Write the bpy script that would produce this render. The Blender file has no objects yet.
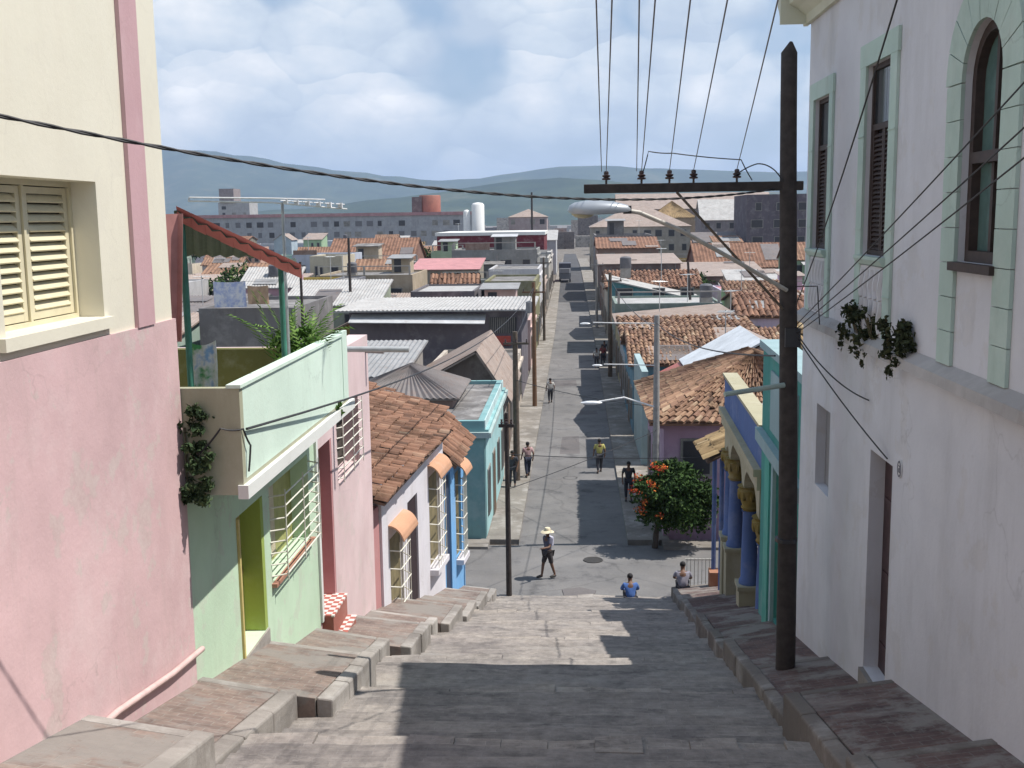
HAZE = 1.15e-4; SKY = .105; SUNE = 5.0; EXPO = 0.2; OFF1 = (0, 0, 0); OFF2 = (1.3, 4.2, 2.0); CV = (.40, .56, -.77)
import bpy, bmesh, math, random
from mathutils import Vector, Matrix
rnd = random.Random(7)
R = math.radians
SC = bpy.context.scene
COL = SC.collection

# ------------------------------------------------------------------ materials
MATS = {}
def newmat(name):
    m = bpy.data.materials.new(name); m.use_nodes = True
    nt = m.node_tree
    b = nt.nodes['Principled BSDF']
    return m, nt, b
def nd(nt, typ, **kw):
    n = nt.nodes.new(typ)
    for k, v in kw.items(): setattr(n, k, v)
    return n
def coords(nt, scale=(1, 1, 1), rot=(0, 0, 0)):
    g = nd(nt, 'ShaderNodeTexCoord')
    mp = nd(nt, 'ShaderNodeMapping')
    mp.inputs['Scale'].default_value = scale
    mp.inputs['Rotation'].default_value = rot
    nt.links.new(g.outputs['Object'], mp.inputs['Vector'])
    return mp.outputs['Vector']
def noise(nt, vec, scale, detail=6, rough=.6):
    n = nd(nt, 'ShaderNodeTexNoise')
    n.inputs['Scale'].default_value = scale
    n.inputs['Detail'].default_value = detail
    n.inputs['Roughness'].default_value = rough
    nt.links.new(vec, n.inputs['Vector'])
    return n.outputs['Fac']
def ramp(nt, fac, stops):
    r = nd(nt, 'ShaderNodeValToRGB')
    e = r.color_ramp.elements
    while len(e) < len(stops): e.new(.5)
    for el, (p, c) in zip(e, stops):
        el.position = p; el.color = (c[0], c[1], c[2], 1)
    nt.links.new(fac, r.inputs['Fac'])
    return r.outputs['Color']
def mix(nt, a, b, fac, mode='MIX'):
    m = nd(nt, 'ShaderNodeMix', data_type='RGBA', blend_type=mode)
    for sock, v in ((m.inputs[0], fac), (m.inputs[6], a), (m.inputs[7], b)):
        if isinstance(v, (int, float)): sock.default_value = v
        elif isinstance(v, tuple): sock.default_value = (v[0], v[1], v[2], 1)
        else: nt.links.new(v, sock)
    return m.outputs[2]
def bump(nt, b, h, strength=.3, dist=.02):
    bp = nd(nt, 'ShaderNodeBump')
    bp.inputs['Strength'].default_value = strength
    bp.inputs['Distance'].default_value = dist
    nt.links.new(h, bp.inputs['Height'])
    nt.links.new(bp.outputs['Normal'], b.inputs['Normal'])
def sc(c, k): return tuple(min(1, x * k) for x in c)

def stucco(name, col, stain=.35, patch=.12, stainc=None, bs=.25, cracks=True, peel=0.):
    """painted render: soft mottling, patches of older paint, rain streaks and scuffs"""
    if name in MATS: return MATS[name]
    m, nt, b = newmat(name)
    v = coords(nt)
    c1 = ramp(nt, noise(nt, v, .55, 5), [(.3, sc(col, 1 - patch)), (.7, sc(col, 1 + patch * .4))])
    vs = coords(nt, (1.5, 1.5, .28))
    streak = ramp(nt, noise(nt, vs, 1.0, 8, .72), [(.50, (0, 0, 0)), (.74, (1, 1, 1))])
    st = stainc or sc((col[0] * .55, col[1] * .5, col[2] * .45), 1)
    fac = nd(nt, 'ShaderNodeMath', operation='MULTIPLY'); fac.inputs[1].default_value = stain
    nt.links.new(streak, fac.inputs[0])
    c2 = mix(nt, c1, st, fac.outputs[0])
    wash = ramp(nt, noise(nt, v, .9, 6, .7), [(.50, (0, 0, 0)), (.64, (1, 1, 1))])
    f3 = nd(nt, 'ShaderNodeMath', operation='MULTIPLY'); f3.inputs[1].default_value = min(.5, patch * 1.6)
    nt.links.new(wash, f3.inputs[0])
    c2 = mix(nt, c2, mix(nt, sc(col, 1.12), (.72, .70, .67), .45), f3.outputs[0])
    chip = ramp(nt, noise(nt, v, 2.7, 8, .78), [(.62, (0, 0, 0)), (.67, (1, 1, 1))])
    f2 = nd(nt, 'ShaderNodeMath', operation='MULTIPLY'); f2.inputs[1].default_value = stain * .7
    nt.links.new(chip, f2.inputs[0])
    c3 = mix(nt, c2, mix(nt, st, (.5, .47, .44), .35), f2.outputs[0])
    if peel:
        pl = ramp(nt, noise(nt, v, 1.25, 9, .66), [(.572, (0, 0, 0)), (.581, (1, 1, 1))])
        under = ramp(nt, noise(nt, v, 5, 6, .7), [(.35, sc(st, .9)), (.6, (.56, .52, .47))])
        fp = nd(nt, 'ShaderNodeMath', operation='MULTIPLY'); fp.inputs[1].default_value = peel; nt.links.new(pl, fp.inputs[0])
        c3 = mix(nt, c3, under, fp.outputs[0])
    if cracks:
        vo = nd(nt, 'ShaderNodeTexVoronoi'); vo.feature = 'DISTANCE_TO_EDGE'; vo.inputs['Scale'].default_value = .45
        wv = nd(nt, 'ShaderNodeVectorMath', operation='ADD'); nz = nd(nt, 'ShaderNodeTexNoise'); nz.inputs['Scale'].default_value = 1.6; nz.inputs['Detail'].default_value = 7
        nt.links.new(v, nz.inputs['Vector']); nt.links.new(v, wv.inputs[0]); nt.links.new(nz.outputs['Color'], wv.inputs[1]); nt.links.new(wv.outputs[0], vo.inputs['Vector'])
        cr = ramp(nt, vo.outputs['Distance'], [(.0, (1, 1, 1)), (.006, (0, 0, 0))])
        gate = ramp(nt, noise(nt, v, .35, 3), [(.5, (0, 0, 0)), (.6, (1, 1, 1))])
        fm = nd(nt, 'ShaderNodeMath', operation='MULTIPLY'); nt.links.new(cr, fm.inputs[0]); nt.links.new(gate, fm.inputs[1])
        fk = nd(nt, 'ShaderNodeMath', operation='MULTIPLY'); fk.inputs[1].default_value = min(.28, stain * .6); nt.links.new(fm.outputs[0], fk.inputs[0])
        c3 = mix(nt, c3, sc(st, .6), fk.outputs[0])
    nt.links.new(c3, b.inputs['Base Color'])
    b.inputs['Roughness'].default_value = .92
    b.inputs['Specular IOR Level'].default_value = .2
    bump(nt, b, noise(nt, v, 14, 8, .7), bs, .02)
    MATS[name] = m; return m
def plain(name, col, rough=.6, metal=0., var=.15, scale=6.):
    if name in MATS: return MATS[name]
    m, nt, b = newmat(name)
    v = coords(nt)
    c = ramp(nt, noise(nt, v, scale, 5), [(.3, sc(col, 1 - var)), (.7, sc(col, 1 + var))])
    nt.links.new(c, b.inputs['Base Color'])
    b.inputs['Roughness'].default_value = rough
    b.inputs['Metallic'].default_value = metal
    MATS[name] = m; return m
def tinted(name, stops, rough=.85, trans=0.):
    """colour picked per face by the 'tint' attribute (each tile or leaf its own)"""
    if name in MATS: return MATS[name]
    m, nt, b = newmat(name)
    a = nd(nt, 'ShaderNodeAttribute'); a.attribute_name = 'tint'
    c = ramp(nt, a.outputs['Fac'], stops)
    v = coords(nt)
    dirt = ramp(nt, noise(nt, v, .9, 9, .74), [(.36, (.42, .41, .38)), (.5, (.85, .83, .8)), (.64, (1.08, 1.05, 1))])
    nt.links.new(mix(nt, c, dirt, 1.0, 'MULTIPLY'), b.inputs['Base Color'])
    b.inputs['Roughness'].default_value = rough
    b.inputs['Specular IOR Level'].default_value = .25
    MATS[name] = m; return m
def metalsheet(name, col, rust=.3):
    if name in MATS: return MATS[name]
    m, nt, b = newmat(name)
    v = coords(nt)
    c = ramp(nt, noise(nt, v, .8, 8, .7), [(.3, sc(col, .72)), (.65, sc(col, 1.08))])
    f = ramp(nt, noise(nt, v, 2.1, 9, .75), [(.52, (0, 0, 0)), (.68, (rust, rust, rust))])
    nt.links.new(mix(nt, c, (.20, .10, .06), f), b.inputs['Base Color'])
    b.inputs['Roughness'].default_value = .6
    MATS[name] = m; return m
def brick_floor(name, c1, c2, mortar, bw=.30, bh=.075, big=.5, tint=False):
    m, nt, b = newmat(name)
    v = coords(nt)
    br = nd(nt, 'ShaderNodeTexBrick')
    br.inputs['Color1'].default_value = (*c1, 1); br.inputs['Color2'].default_value = (*c2, 1)
    br.inputs['Mortar'].default_value = (*mortar, 1)
    br.inputs['Scale'].default_value = 1
    br.inputs['Mortar Size'].default_value = .008
    br.inputs['Mortar Smooth'].default_value = .6
    br.inputs['Brick Width'].default_value = bw; br.inputs['Row Height'].default_value = bh
    wob = nd(nt, 'ShaderNodeVectorMath', operation='ADD')
    nz = nd(nt, 'ShaderNodeTexNoise'); nz.inputs['Scale'].default_value = 2.5
    nt.links.new(v, nz.inputs['Vector'])
    scl = nd(nt, 'ShaderNodeVectorMath', operation='SCALE'); scl.inputs['Scale'].default_value = .06
    nt.links.new(nz.outputs['Color'], scl.inputs[0])
    nt.links.new(v, wob.inputs[0]); nt.links.new(scl.outputs[0], wob.inputs[1])
    nt.links.new(wob.outputs[0], br.inputs['Vector'])
    d = ramp(nt, noise(nt, v, big, 8, .68), [(.3, (.55, .54, .56)), (.5, (.92, .9, .88)), (.72, (1.0, .96, .9))])
    e = ramp(nt, noise(nt, v, 5, 8, .75), [(.34, (.55, .55, .55)), (.6, (1, 1, 1))])
    c = mix(nt, mix(nt, br.outputs['Color'], d, 1., 'MULTIPLY'), e, .8, 'MULTIPLY')
    vw = coords(nt, (.7, 1.4, 1))
    worn = ramp(nt, noise(nt, vw, .8, 6, .65), [(.55, (0, 0, 0)), (.7, (.55, .55, .55))])
    c = mix(nt, c, (.36, .34, .31), worn)
    cem = ramp(nt, noise(nt, v, .75, 8, .7), [(.50, (0, 0, 0)), (.57, (.85, .85, .85))])
    if not tint: c = mix(nt, c, mix(nt, (.30, .28, .255), (.20, .185, .17), noise(nt, v, 6, 8, .7)), cem)
    if tint:
        a = nd(nt, 'ShaderNodeAttribute'); a.attribute_name = 'tint'
        c = mix(nt, c, ramp(nt, a.outputs['Fac'], [(0, (.74, .74, .76)), (.45, (.95, .95, .97)), (1, (1.22, 1.21, 1.2))]), 1., 'MULTIPLY')
        blot = ramp(nt, noise(nt, coords(nt, (.8, 1.7, 1)), 1.6, 9, .72), [(.56, (0, 0, 0)), (.66, (.6, .6, .6))])
        c = mix(nt, c, (.07, .065, .065), blot)
    nt.links.new(c, b.inputs['Base Color'])
    b.inputs['Roughness'].default_value = .9
    b.inputs['Specular IOR Level'].default_value = .25
    bump(nt, b, mix(nt, br.outputs['Fac'], noise(nt, v, 9, 8, .7), .7), .5, .02)
    MATS[name] = m; return m
def asphalt(name, col, patchc=.7):
    m, nt, b = newmat(name)
    v = coords(nt)
    a = ramp(nt, noise(nt, v, .35, 7, .65), [(.3, sc(col, .75)), (.55, col), (.75, sc(col, 1.25))])
    f = ramp(nt, noise(nt, v, 30, 4), [(.3, (.8, .8, .8)), (.7, (1.1, 1.1, 1.1))])
    vo = nd(nt, 'ShaderNodeTexVoronoi'); vo.feature = 'DISTANCE_TO_EDGE'; vo.inputs['Scale'].default_value = .16
    wv = nd(nt, 'ShaderNodeVectorMath', operation='ADD')
    nz = nd(nt, 'ShaderNodeTexNoise'); nz.inputs['Scale'].default_value = .7; nt.links.new(v, nz.inputs['Vector'])
    nt.links.new(v, wv.inputs[0]); nt.links.new(nz.outputs['Color'], wv.inputs[1])
    nt.links.new(wv.outputs[0], vo.inputs['Vector'])
    cr = ramp(nt, vo.outputs['Distance'], [(.0, (.55, .55, .55)), (.012, (1, 1, 1))])
    oil = ramp(nt, noise(nt, v, .55, 9, .72), [(.34, (.5, .5, .52)), (.46, (1, 1, 1)), (.66, (1.12, 1.1, 1.07))])
    c = mix(nt, mix(nt, mix(nt, a, f, 1., 'MULTIPLY'), oil, 1., 'MULTIPLY'), cr, .5, 'MULTIPLY')
    nt.links.new(c, b.inputs['Base Color']); b.inputs['Roughness'].default_value = .88
    MATS[name] = m; return m

# ------------------------------------------------------------------ mesh builder
class MB:
    def __init__(s): s.v = []; s.f = []; s.t = []
    def add(s, vs, fs, t=.5):
        o = len(s.v); s.v += [tuple(p) for p in vs]
        s.f += [tuple(i + o for i in f) for f in fs]; s.t += [t] * len(fs); return s
    def box(s, x0, x1, y0, y1, z0, z1, t=.5):
        vs = [(x, y, z) for z in (z0, z1) for y in (y0, y1) for x in (x0, x1)]
        return s.add(vs, [(0, 2, 3, 1), (4, 5, 7, 6), (0, 1, 5, 4), (2, 6, 7, 3), (0, 4, 6, 2), (1, 3, 7, 5)], t)
    def hexa(s, p, t=.5):
        """8 points: bottom loop 0-3, top loop 4-7"""
        return s.add(p, [(3, 2, 1, 0), (4, 5, 6, 7), (0, 1, 5, 4), (1, 2, 6, 5), (2, 3, 7, 6), (3, 0, 4, 7)], t)
    def slab(s, quad, th, t=.5):
        """thick plate under a quad"""
        a, b, c, d = [Vector(q) for q in quad]
        n = (b - a).cross(d - a)
        if n.length < 1e-9: n = (c - a).cross(d - a)
        n.normalize()
        if n.z < 0: n = -n
        lo = [q - n * th for q in (a, b, c, d)]
        return s.hexa([*lo, a, b, c, d], t)
    def prism(s, poly, axis, a, b, t=.5):
        """poly of 2D points extruded along axis 'x','y','z' from a to b"""
        def P(p, k):
            return {'x': (k, p[0], p[1]), 'y': (p[0], k, p[1]), 'z': (p[0], p[1], k)}[axis]
        n = len(poly); vs = [P(p, a) for p in poly] + [P(p, b) for p in poly]
        fs = [tuple(range(n)), tuple(range(2 * n - 1, n - 1, -1))]
        fs += [(i, n + i, n + (i + 1) % n, (i + 1) % n) for i in range(n)]
        return s.add(vs, fs, t)
    def tube(s, pts, r, n=6, t=.5, caps=True):
        pts = [Vector(p) for p in pts]; rs = r if isinstance(r, (list, tuple)) else [r] * len(pts)
        vs = []
        for i, p in enumerate(pts):
            d = (pts[min(i + 1, len(pts) - 1)] - pts[max(i - 1, 0)]).normalized()
            up = Vector((0, 0, 1)) if abs(d.z) < .9 else Vector((1, 0, 0))
            u = d.cross(up).normalized(); w = d.cross(u)
            for k in range(n):
                a = 2 * math.pi * k / n
                vs.append(p + (u * math.cos(a) + w * math.sin(a)) * rs[i])
        fs = []
        for i in range(len(pts) - 1):
            for k in range(n):
                fs.append((i * n + k, i * n + (k + 1) % n, (i + 1) * n + (k + 1) % n, (i + 1) * n + k))
        if caps: fs += [tuple(range(n)), tuple(range(len(vs) - 1, len(vs) - n - 1, -1))]
        return s.add(vs, fs, t)
    def lathe(s, c, prof, n=12, t=.5):
        """prof: (r, z) list, around vertical axis at c"""
        vs = []; fs = []
        for r, z in prof:
            for k in range(n):
                a = 2 * math.pi * k / n
                vs.append((c[0] + r * math.cos(a), c[1] + r * math.sin(a), c[2] + z))
        for i in range(len(prof) - 1):
            for k in range(n):
                fs.append((i * n + k, i * n + (k + 1) % n, (i + 1) * n + (k + 1) % n, (i + 1) * n + k))
        fs += [tuple(range(n - 1, -1, -1)), tuple(range(len(vs) - n, len(vs)))]
        return s.add(vs, fs, t)
    def ell(s, c, r, n=10, m=7, t=.5, axis=None):
        vs = []; fs = []
        for i in range(m + 1):
            ph = math.pi * i / m
            for k in range(n):
                a = 2 * math.pi * k / n
                p = Vector((r[0] * math.sin(ph) * math.cos(a), r[1] * math.sin(ph) * math.sin(a), r[2] * math.cos(ph)))
                if axis is not None: p = axis @ p
                vs.append(Vector(c) + p)
        for i in range(m):
            for k in range(n):
                fs.append((i * n + k, (i + 1) * n + k, (i + 1) * n + (k + 1) % n, i * n + (k + 1) % n))
        return s.add(vs, fs, t)
    def leaf(s, c, size, t, up=.3):
        d = Vector((rnd.gauss(0, 1), rnd.gauss(0, 1), rnd.gauss(0, 1) + up)).normalized()
        e = d.cross(Vector((rnd.gauss(0, 1), rnd.gauss(0, 1), rnd.gauss(0, 1)))).normalized()
        c = Vector(c); L = size * rnd.uniform(.7, 1.4); W = L * .5
        f = d.cross(e) * (L * .12)
        return s.add([c - d * L * .5, c + e * W * .5 + f, c + d * L * .5, c - e * W * .5 + f], [(0, 1, 2, 3)], t)
    def build(s, name, mat, parent=None, smooth=False, bevel=0, tint=False):
        me = bpy.data.meshes.new(name)
        me.from_pydata(s.v, [], s.f)
        if tint:
            at = me.attributes.new('tint', 'FLOAT', 'FACE')
            at.data.foreach_set('value', s.t)
        bm = bmesh.new(); bm.from_mesh(me)
        bmesh.ops.remove_doubles(bm, verts=bm.verts, dist=1e-5) if bevel else None
        if not tint: bmesh.ops.recalc_face_normals(bm, faces=bm.faces)
        if smooth:
            for f in bm.faces: f.smooth = True
        bm.to_mesh(me); bm.free()
        if mat is not None: me.materials.append(mat)
        o = bpy.data.objects.new(name, me); COL.objects.link(o)
        if bevel:
            md = o.modifiers.new('soft_edges', 'BEVEL'); md.width = bevel; md.segments = 2; md.limit_method = 'ANGLE'; md.angle_limit = R(40)
        if smooth:
            try: me.set_sharp_from_angle(angle=R(50))
            except Exception: pass
        if parent is not None: adopt(o, parent)
        return o
def world_of(o):
    m = Matrix.Translation(o.location)
    return m
def adopt(o, parent):
    o.parent = parent
    p = parent; m = Matrix.Identity(4)
    chain = []
    while p is not None: chain.append(p); p = p.parent
    for q in reversed(chain): m = m @ q.matrix_parent_inverse @ q.matrix_basis
    o.matrix_parent_inverse = m.inverted()
def tag(o, label=None, cat=None, group=None, kind=None):
    if label: o['label'] = label
    if cat: o['category'] = cat
    if group: o['group'] = group
    if kind: o['kind'] = kind
    return o
def thing(name, label, cat, loc=(0, 0, 0), group=None):
    o = bpy.data.objects.new(name, None); COL.objects.link(o); o.location = loc; o.empty_display_size = .3
    return tag(o, label, cat, group)
def copy_tree(o, parent=None):
    c = o.copy(); COL.objects.link(c)
    if parent is not None: c.parent = parent
    for ch in list(o.children): copy_tree(ch, c)
    return c
def structure(mb, name, mat, **kw):
    o = mb.build(name, mat, **kw); o['kind'] = 'structure'; return o

def wall_x(mb, xf, xb, y0, y1, z0, z1, ops=()):
    """wall with its street face at x=xf, back at xb, rectangular openings (ya,yb,za,zb)"""
    ys = sorted({y0, y1, *[o[0] for o in ops], *[o[1] for o in ops]})
    ys = [y for y in ys if y0 <= y <= y1]
    for a, b in zip(ys, ys[1:]):
        mid = (a + b) / 2
        cut = sorted([(max(o[2], z0), min(o[3], z1)) for o in ops if o[0] < mid < o[1]])
        z = z0
        for c0, c1 in cut:
            if c0 > z: mb.box(min(xf, xb), max(xf, xb), a, b, z, c0)
            z = c1
        if z < z1: mb.box(min(xf, xb), max(xf, xb), a, b, z, z1)
    return mb
def wall_p(mb, P0, P1, th, z0, z1, ops=()):
    """wall along P0->P1 (2D); thickness th to the left of the direction; openings (sa,sb,za,zb) by distance along it"""
    P0 = Vector(P0); P1 = Vector(P1); d = (P1 - P0); L = d.length; d.normalize(); n = Vector((-d.y, d.x))
    ss = sorted({0, L, *[o[0] for o in ops], *[o[1] for o in ops]})
    def bx(a, b, c0, c1):
        q = [P0 + d * a, P0 + d * b, P0 + d * b + n * th, P0 + d * a + n * th]
        mb.hexa([(p.x, p.y, c0) for p in q] + [(p.x, p.y, c1) for p in q])
    for a, b in zip(ss, ss[1:]):
        mid = (a + b) / 2; z = z0
        for c0, c1 in sorted([(o[2], o[3]) for o in ops if o[0] < mid < o[1]]):
            if c0 > z: bx(a, b, z, c0)
            z = c1
        if z < z1: bx(a, b, z, z1)
    return mb
def pbox(mb, P0, P1, s0, s1, n0, n1, z0, z1, t=.5):
    """box in the frame of the line P0->P1: along s0..s1, sideways n0..n1 (left positive)"""
    P0 = Vector(P0); d = (Vector(P1) - P0).normalized(); n = Vector((-d.y, d.x))
    q = [P0 + d * a + n * b for a, b in ((s0, n0), (s1, n0), (s1, n1), (s0, n1))]
    return mb.hexa([(p.x, p.y, z0) for p in q] + [(p.x, p.y, z1) for p in q], t)

TERRA = [(.0, (.10, .065, .05)), (.3, (.20, .115, .082)), (.6, (.31, .172, .118)), (.85, (.38, .24, .17)), (1., (.34, .28, .22))]
OLDTILE = [(.0, (.09, .07, .055)), (.35, (.24, .14, .10)), (.65, (.38, .24, .16)), (1., (.48, .38, .27))]
YELTILE = [(.0, (.14, .10, .06)), (.4, (.34, .24, .13)), (.75, (.46, .34, .19)), (1., (.52, .43, .30))]
def tiles(mb, eave0, eave1, up0, up1, w=.22, ln=.36, jit=1.0, lift=.0):
    """barrel clay tiles over the quad eave0-eave1-up1-up0"""
    e0, e1, u0, u1 = map(Vector, (eave0, eave1, up0, up1))
    nc = max(2, int((e1 - e0).length / w)); nr = max(2, int((u0 - e0).length / ln))
    nrm = (e1 - e0).cross(u0 - e0).normalized()
    if nrm.z < 0: nrm = -nrm
    for c in range(nc):
        for r in range(nr):
            a0 = (c + .0) / nc; a1 = (c + 1.0) / nc; b0 = r / nr; b1 = min(1, (r + 1.12) / nr)
            def P(a, b): return (e0.lerp(e1, a)).lerp(u0.lerp(u1, a), b)
            j = nrm * (rnd.uniform(-.018, .026) * jit + lift + .03 * math.sin(c * .37 + r * .21)) + (u0 - e0).normalized() * rnd.uniform(-.06, .06) * ln * 2
            if rnd.random() < .012: continue
            sh = rnd.uniform(-.16, .16) / nc * jit
            t = min(1, max(0, rnd.gauss(.52, .15)))
            vs = []
            for b, hh, k in ((b0, .035, 1.0), (b1, .0, .86)):
                for q in (0, .25, .5, .75, 1):
                    a = a0 + (a1 - a0) * (.5 + (q - .5) * k) + sh
                    vs.append(P(a, b) + j + nrm * (hh + math.sin(math.pi * q) * w * .36))
            fs = [(i, i + 1, i + 6, i + 5) for i in range(4)] + [(4, 3, 2, 1, 0)]
            mb.add(vs, fs, t)
def corrug(mb, e0, e1, u0, u1, pitch=.18, amp=.025, th=.01, t=.5):
    """corrugated sheet (waves run up the slope) over the quad"""
    e0, e1, u0, u1 = map(Vector, (e0, e1, u0, u1))
    n = max(4, int((e1 - e0).length / pitch) * 4)
    nrm = (e1 - e0).cross(u0 - e0)
    if nrm.length < 1e-6: nrm = (e1 - e0).cross(u1 - e0)
    nrm.normalize()
    vs = []
    for i in range(n + 1):
        a = i / n; h = math.sin(i * math.pi / 2) * amp
        for off in (0, -th):
            vs.append(e0.lerp(e1, a) + nrm * (h + off)); vs.append(u0.lerp(u1, a) + nrm * (h + off))
    fs = []
    for i in range(n):
        o = i * 4; p = o + 4
        fs += [(o, p, p + 1, o + 1), (o + 3, p + 3, p + 2, o + 2), (o, o + 2, p + 2, p), (o + 1, p + 1, p + 3, o + 3)]
    fs += [(0, 1, 3, 2), (n * 4, n * 4 + 2, n * 4 + 3, n * 4 + 1)]
    mb.add(vs, fs, t)
def foliage(mb, c, r, n, size, hollow=.35):
    cl = []
    for _ in range(max(4, n // 40)):
        d = Vector((rnd.gauss(0, 1), rnd.gauss(0, 1), rnd.gauss(0, 1))).normalized() * rnd.uniform(hollow, 1.) ** .6
        cl.append(d)
    for i in range(n):
        d = rnd.choice(cl) + Vector((rnd.gauss(0, .17), rnd.gauss(0, .17), rnd.gauss(0, .15)))
        p = (c[0] + d.x * r[0], c[1] + d.y * r[1], c[2] + d.z * r[2])
        mb.leaf(p, size, min(1, max(0, rnd.gauss(.5, .24))))
PALMG = [(.0, (.03, .07, .015)), (.45, (.08, .17, .03)), (.8, (.15, .27, .06)), (1., (.24, .34, .12))]
GREEN = [(.0, (.018, .04, .012)), (.45, (.04, .085, .022)), (.8, (.075, .14, .035)), (1., (.12, .18, .06))]
DRYGREEN = [(.0, (.02, .028, .014)), (.5, (.045, .06, .03)), (.85, (.08, .09, .04)), (1., (.11, .09, .05))]
def cable(name, label, pts, r=.012, sag=0., n=14, cat='cable', group=None, mat=None, twist=0):
    out = []
    pts = [Vector(p) for p in pts]
    for a, b in zip(pts, pts[1:]):
        for i in range(n):
            q = i / n; p = a.lerp(b, q); p.z -= sag * 4 * q * (1 - q); out.append(p)
    out.append(pts[-1])
    mb = MB()
    if twist:
        for ph in (0, math.pi):
            mb.tube([p + Vector((0, math.cos(i * twist + ph), math.sin(i * twist + ph))) * r * .8 for i, p in enumerate(out)], r, 6)
    else: mb.tube(out, r, 6)
    o = mb.build(name, mat or plain('cable_black', (.025, .025, .028), .6), smooth=True)
    return tag(o, label, cat, group)
# ================================================================== SETTING: terrain, stairs, streets
YB = 34.3                                   # foot of the stairway
def zs(y): return -(2.34 + .29 * y)         # mean plane of the stairway
def zroad(y):
    if y < 36: return -12.40
    if y < 42: return -12.40 - (y - 36) / 6 * .2
    if y < 125: return -12.60
    if y < 250: return -12.60 + (y - 125) / 125 * 1.3
    return -11.3 - min(1, (y - 250) / 160) * 2.5 - min(1, max(0, (y - 420)) / 900) * 5
def zterr(x, y):
    if y < 34: z = max(-13.2, min(zs(y) - .75, -2.9))
    else: z = zroad(y) - .06 if y > 41 else -12.62 - .0
    if y > 300: z += .6 * math.sin(x * .011) * min(1, (y - 300) / 400)
    return z

m_ground = stucco('dusty_ground', (.17, .15, .13), .4, .3)
mb = MB()
ys = [-60, -20, 0, 4, 8, 12, 16, 20, 24, 28, 32, 34, 36, 42, 60, 90, 125, 160, 200, 240, 270, 320, 370, 420, 500, 600, 800, 1000, 1320, 1800, 2600, 4000, 7000, 13000]
xs = [-9000, -4000, -2000, -1000, -600, -400, -250, -150, -100, -60, -40, -20, -10, 0, 10, 20, 40, 60, 100, 150, 250, 400, 600, 1000, 2000, 4000, 9000]
vs = [(x, y, zterr(x, y)) for y in ys for x in xs]; n = len(xs)
mb.add(vs, [(j * n + i, j * n + i + 1, (j + 1) * n + i + 1, (j + 1) * n + i) for j in range(len(ys) - 1) for i in range(n - 1)])
structure(mb, 'ground', m_ground, smooth=True)

# ---- stairway: flights of brick treads broken by short landings, going down away from the camera
m_step = brick_floor('worn_brick_steps', (.38, .35, .32), (.31, .287, .268), (.37, .35, .325), .36, .085, .45, True)
mb = MB(); y = -6.0; k = 0
FL = [-6.0, -2.6, .6, 3.9, 7.25, 10.5, 14.05, 17.6, 21.0, 24.4, 27.8, 31.1, YB]     # stone edges where a flight ends
for y0, y1 in zip(FL, FL[1:]):
    zn = zs(y0) - .13 if y0 > 0 else zs(0) + .1 - .15 * y0; zf = zs(y1) + .15 if y1 > 1 else zs(0) + .12 - .15 * y1
    n = 8; q_ = [y0 + (y1 - .26 - y0) * i / n for i in range(n + 1)] + [y1]
    for i in range(n + 1):
        a_, b_ = q_[i], q_[i + 1]; stone = i == n
        z = zn + (zf - zn) * (i + .5) / (n + .5) if not stone else zf + .02
        dz = -.035 if not stone else -.01; tread_t = rnd.uniform(.3, .62) if not stone else rnd.uniform(.68, .9)
        nseg = 18; xa, xb_ = -4.55, 3.95 + max(0, (y0 - 15) * .04)
        for j in range(nseg):
            a = xa + (xb_ - xa) * j / nseg; b = xa + (xb_ - xa) * (j + (.994 if stone else 1)) / nseg
            def w(x): return (.03 * math.sin(x * 2.1 + k * 1.7) + .02 * math.sin(x * 5.3 + k * 3.1)) if stone else .01 * math.sin(x * 3 + k)
            def h(x): return .012 * math.sin(x * 1.7 + k * 2.3) + .008 * math.sin(x * 4.1 - k)
            st = rnd.uniform(-.03, .02) if stone else 0
            mb.hexa([(a, a_ - .1, z - .7), (b, a_ - .1, z - .7), (b, b_ + w(b), z - .7), (a, b_ + w(a), z - .7),
                     (a, a_ - .1, z + h(a) + st), (b, a_ - .1, z + h(b) + st), (b, b_ + w(b), z + h(b) + dz + st), (a, b_ + w(a), z + h(a) + dz + st)], min(1, max(0, tread_t + rnd.uniform(-.1, .1))))
        k += 1
structure(mb, 'stairway', m_step, tint=True)

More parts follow.
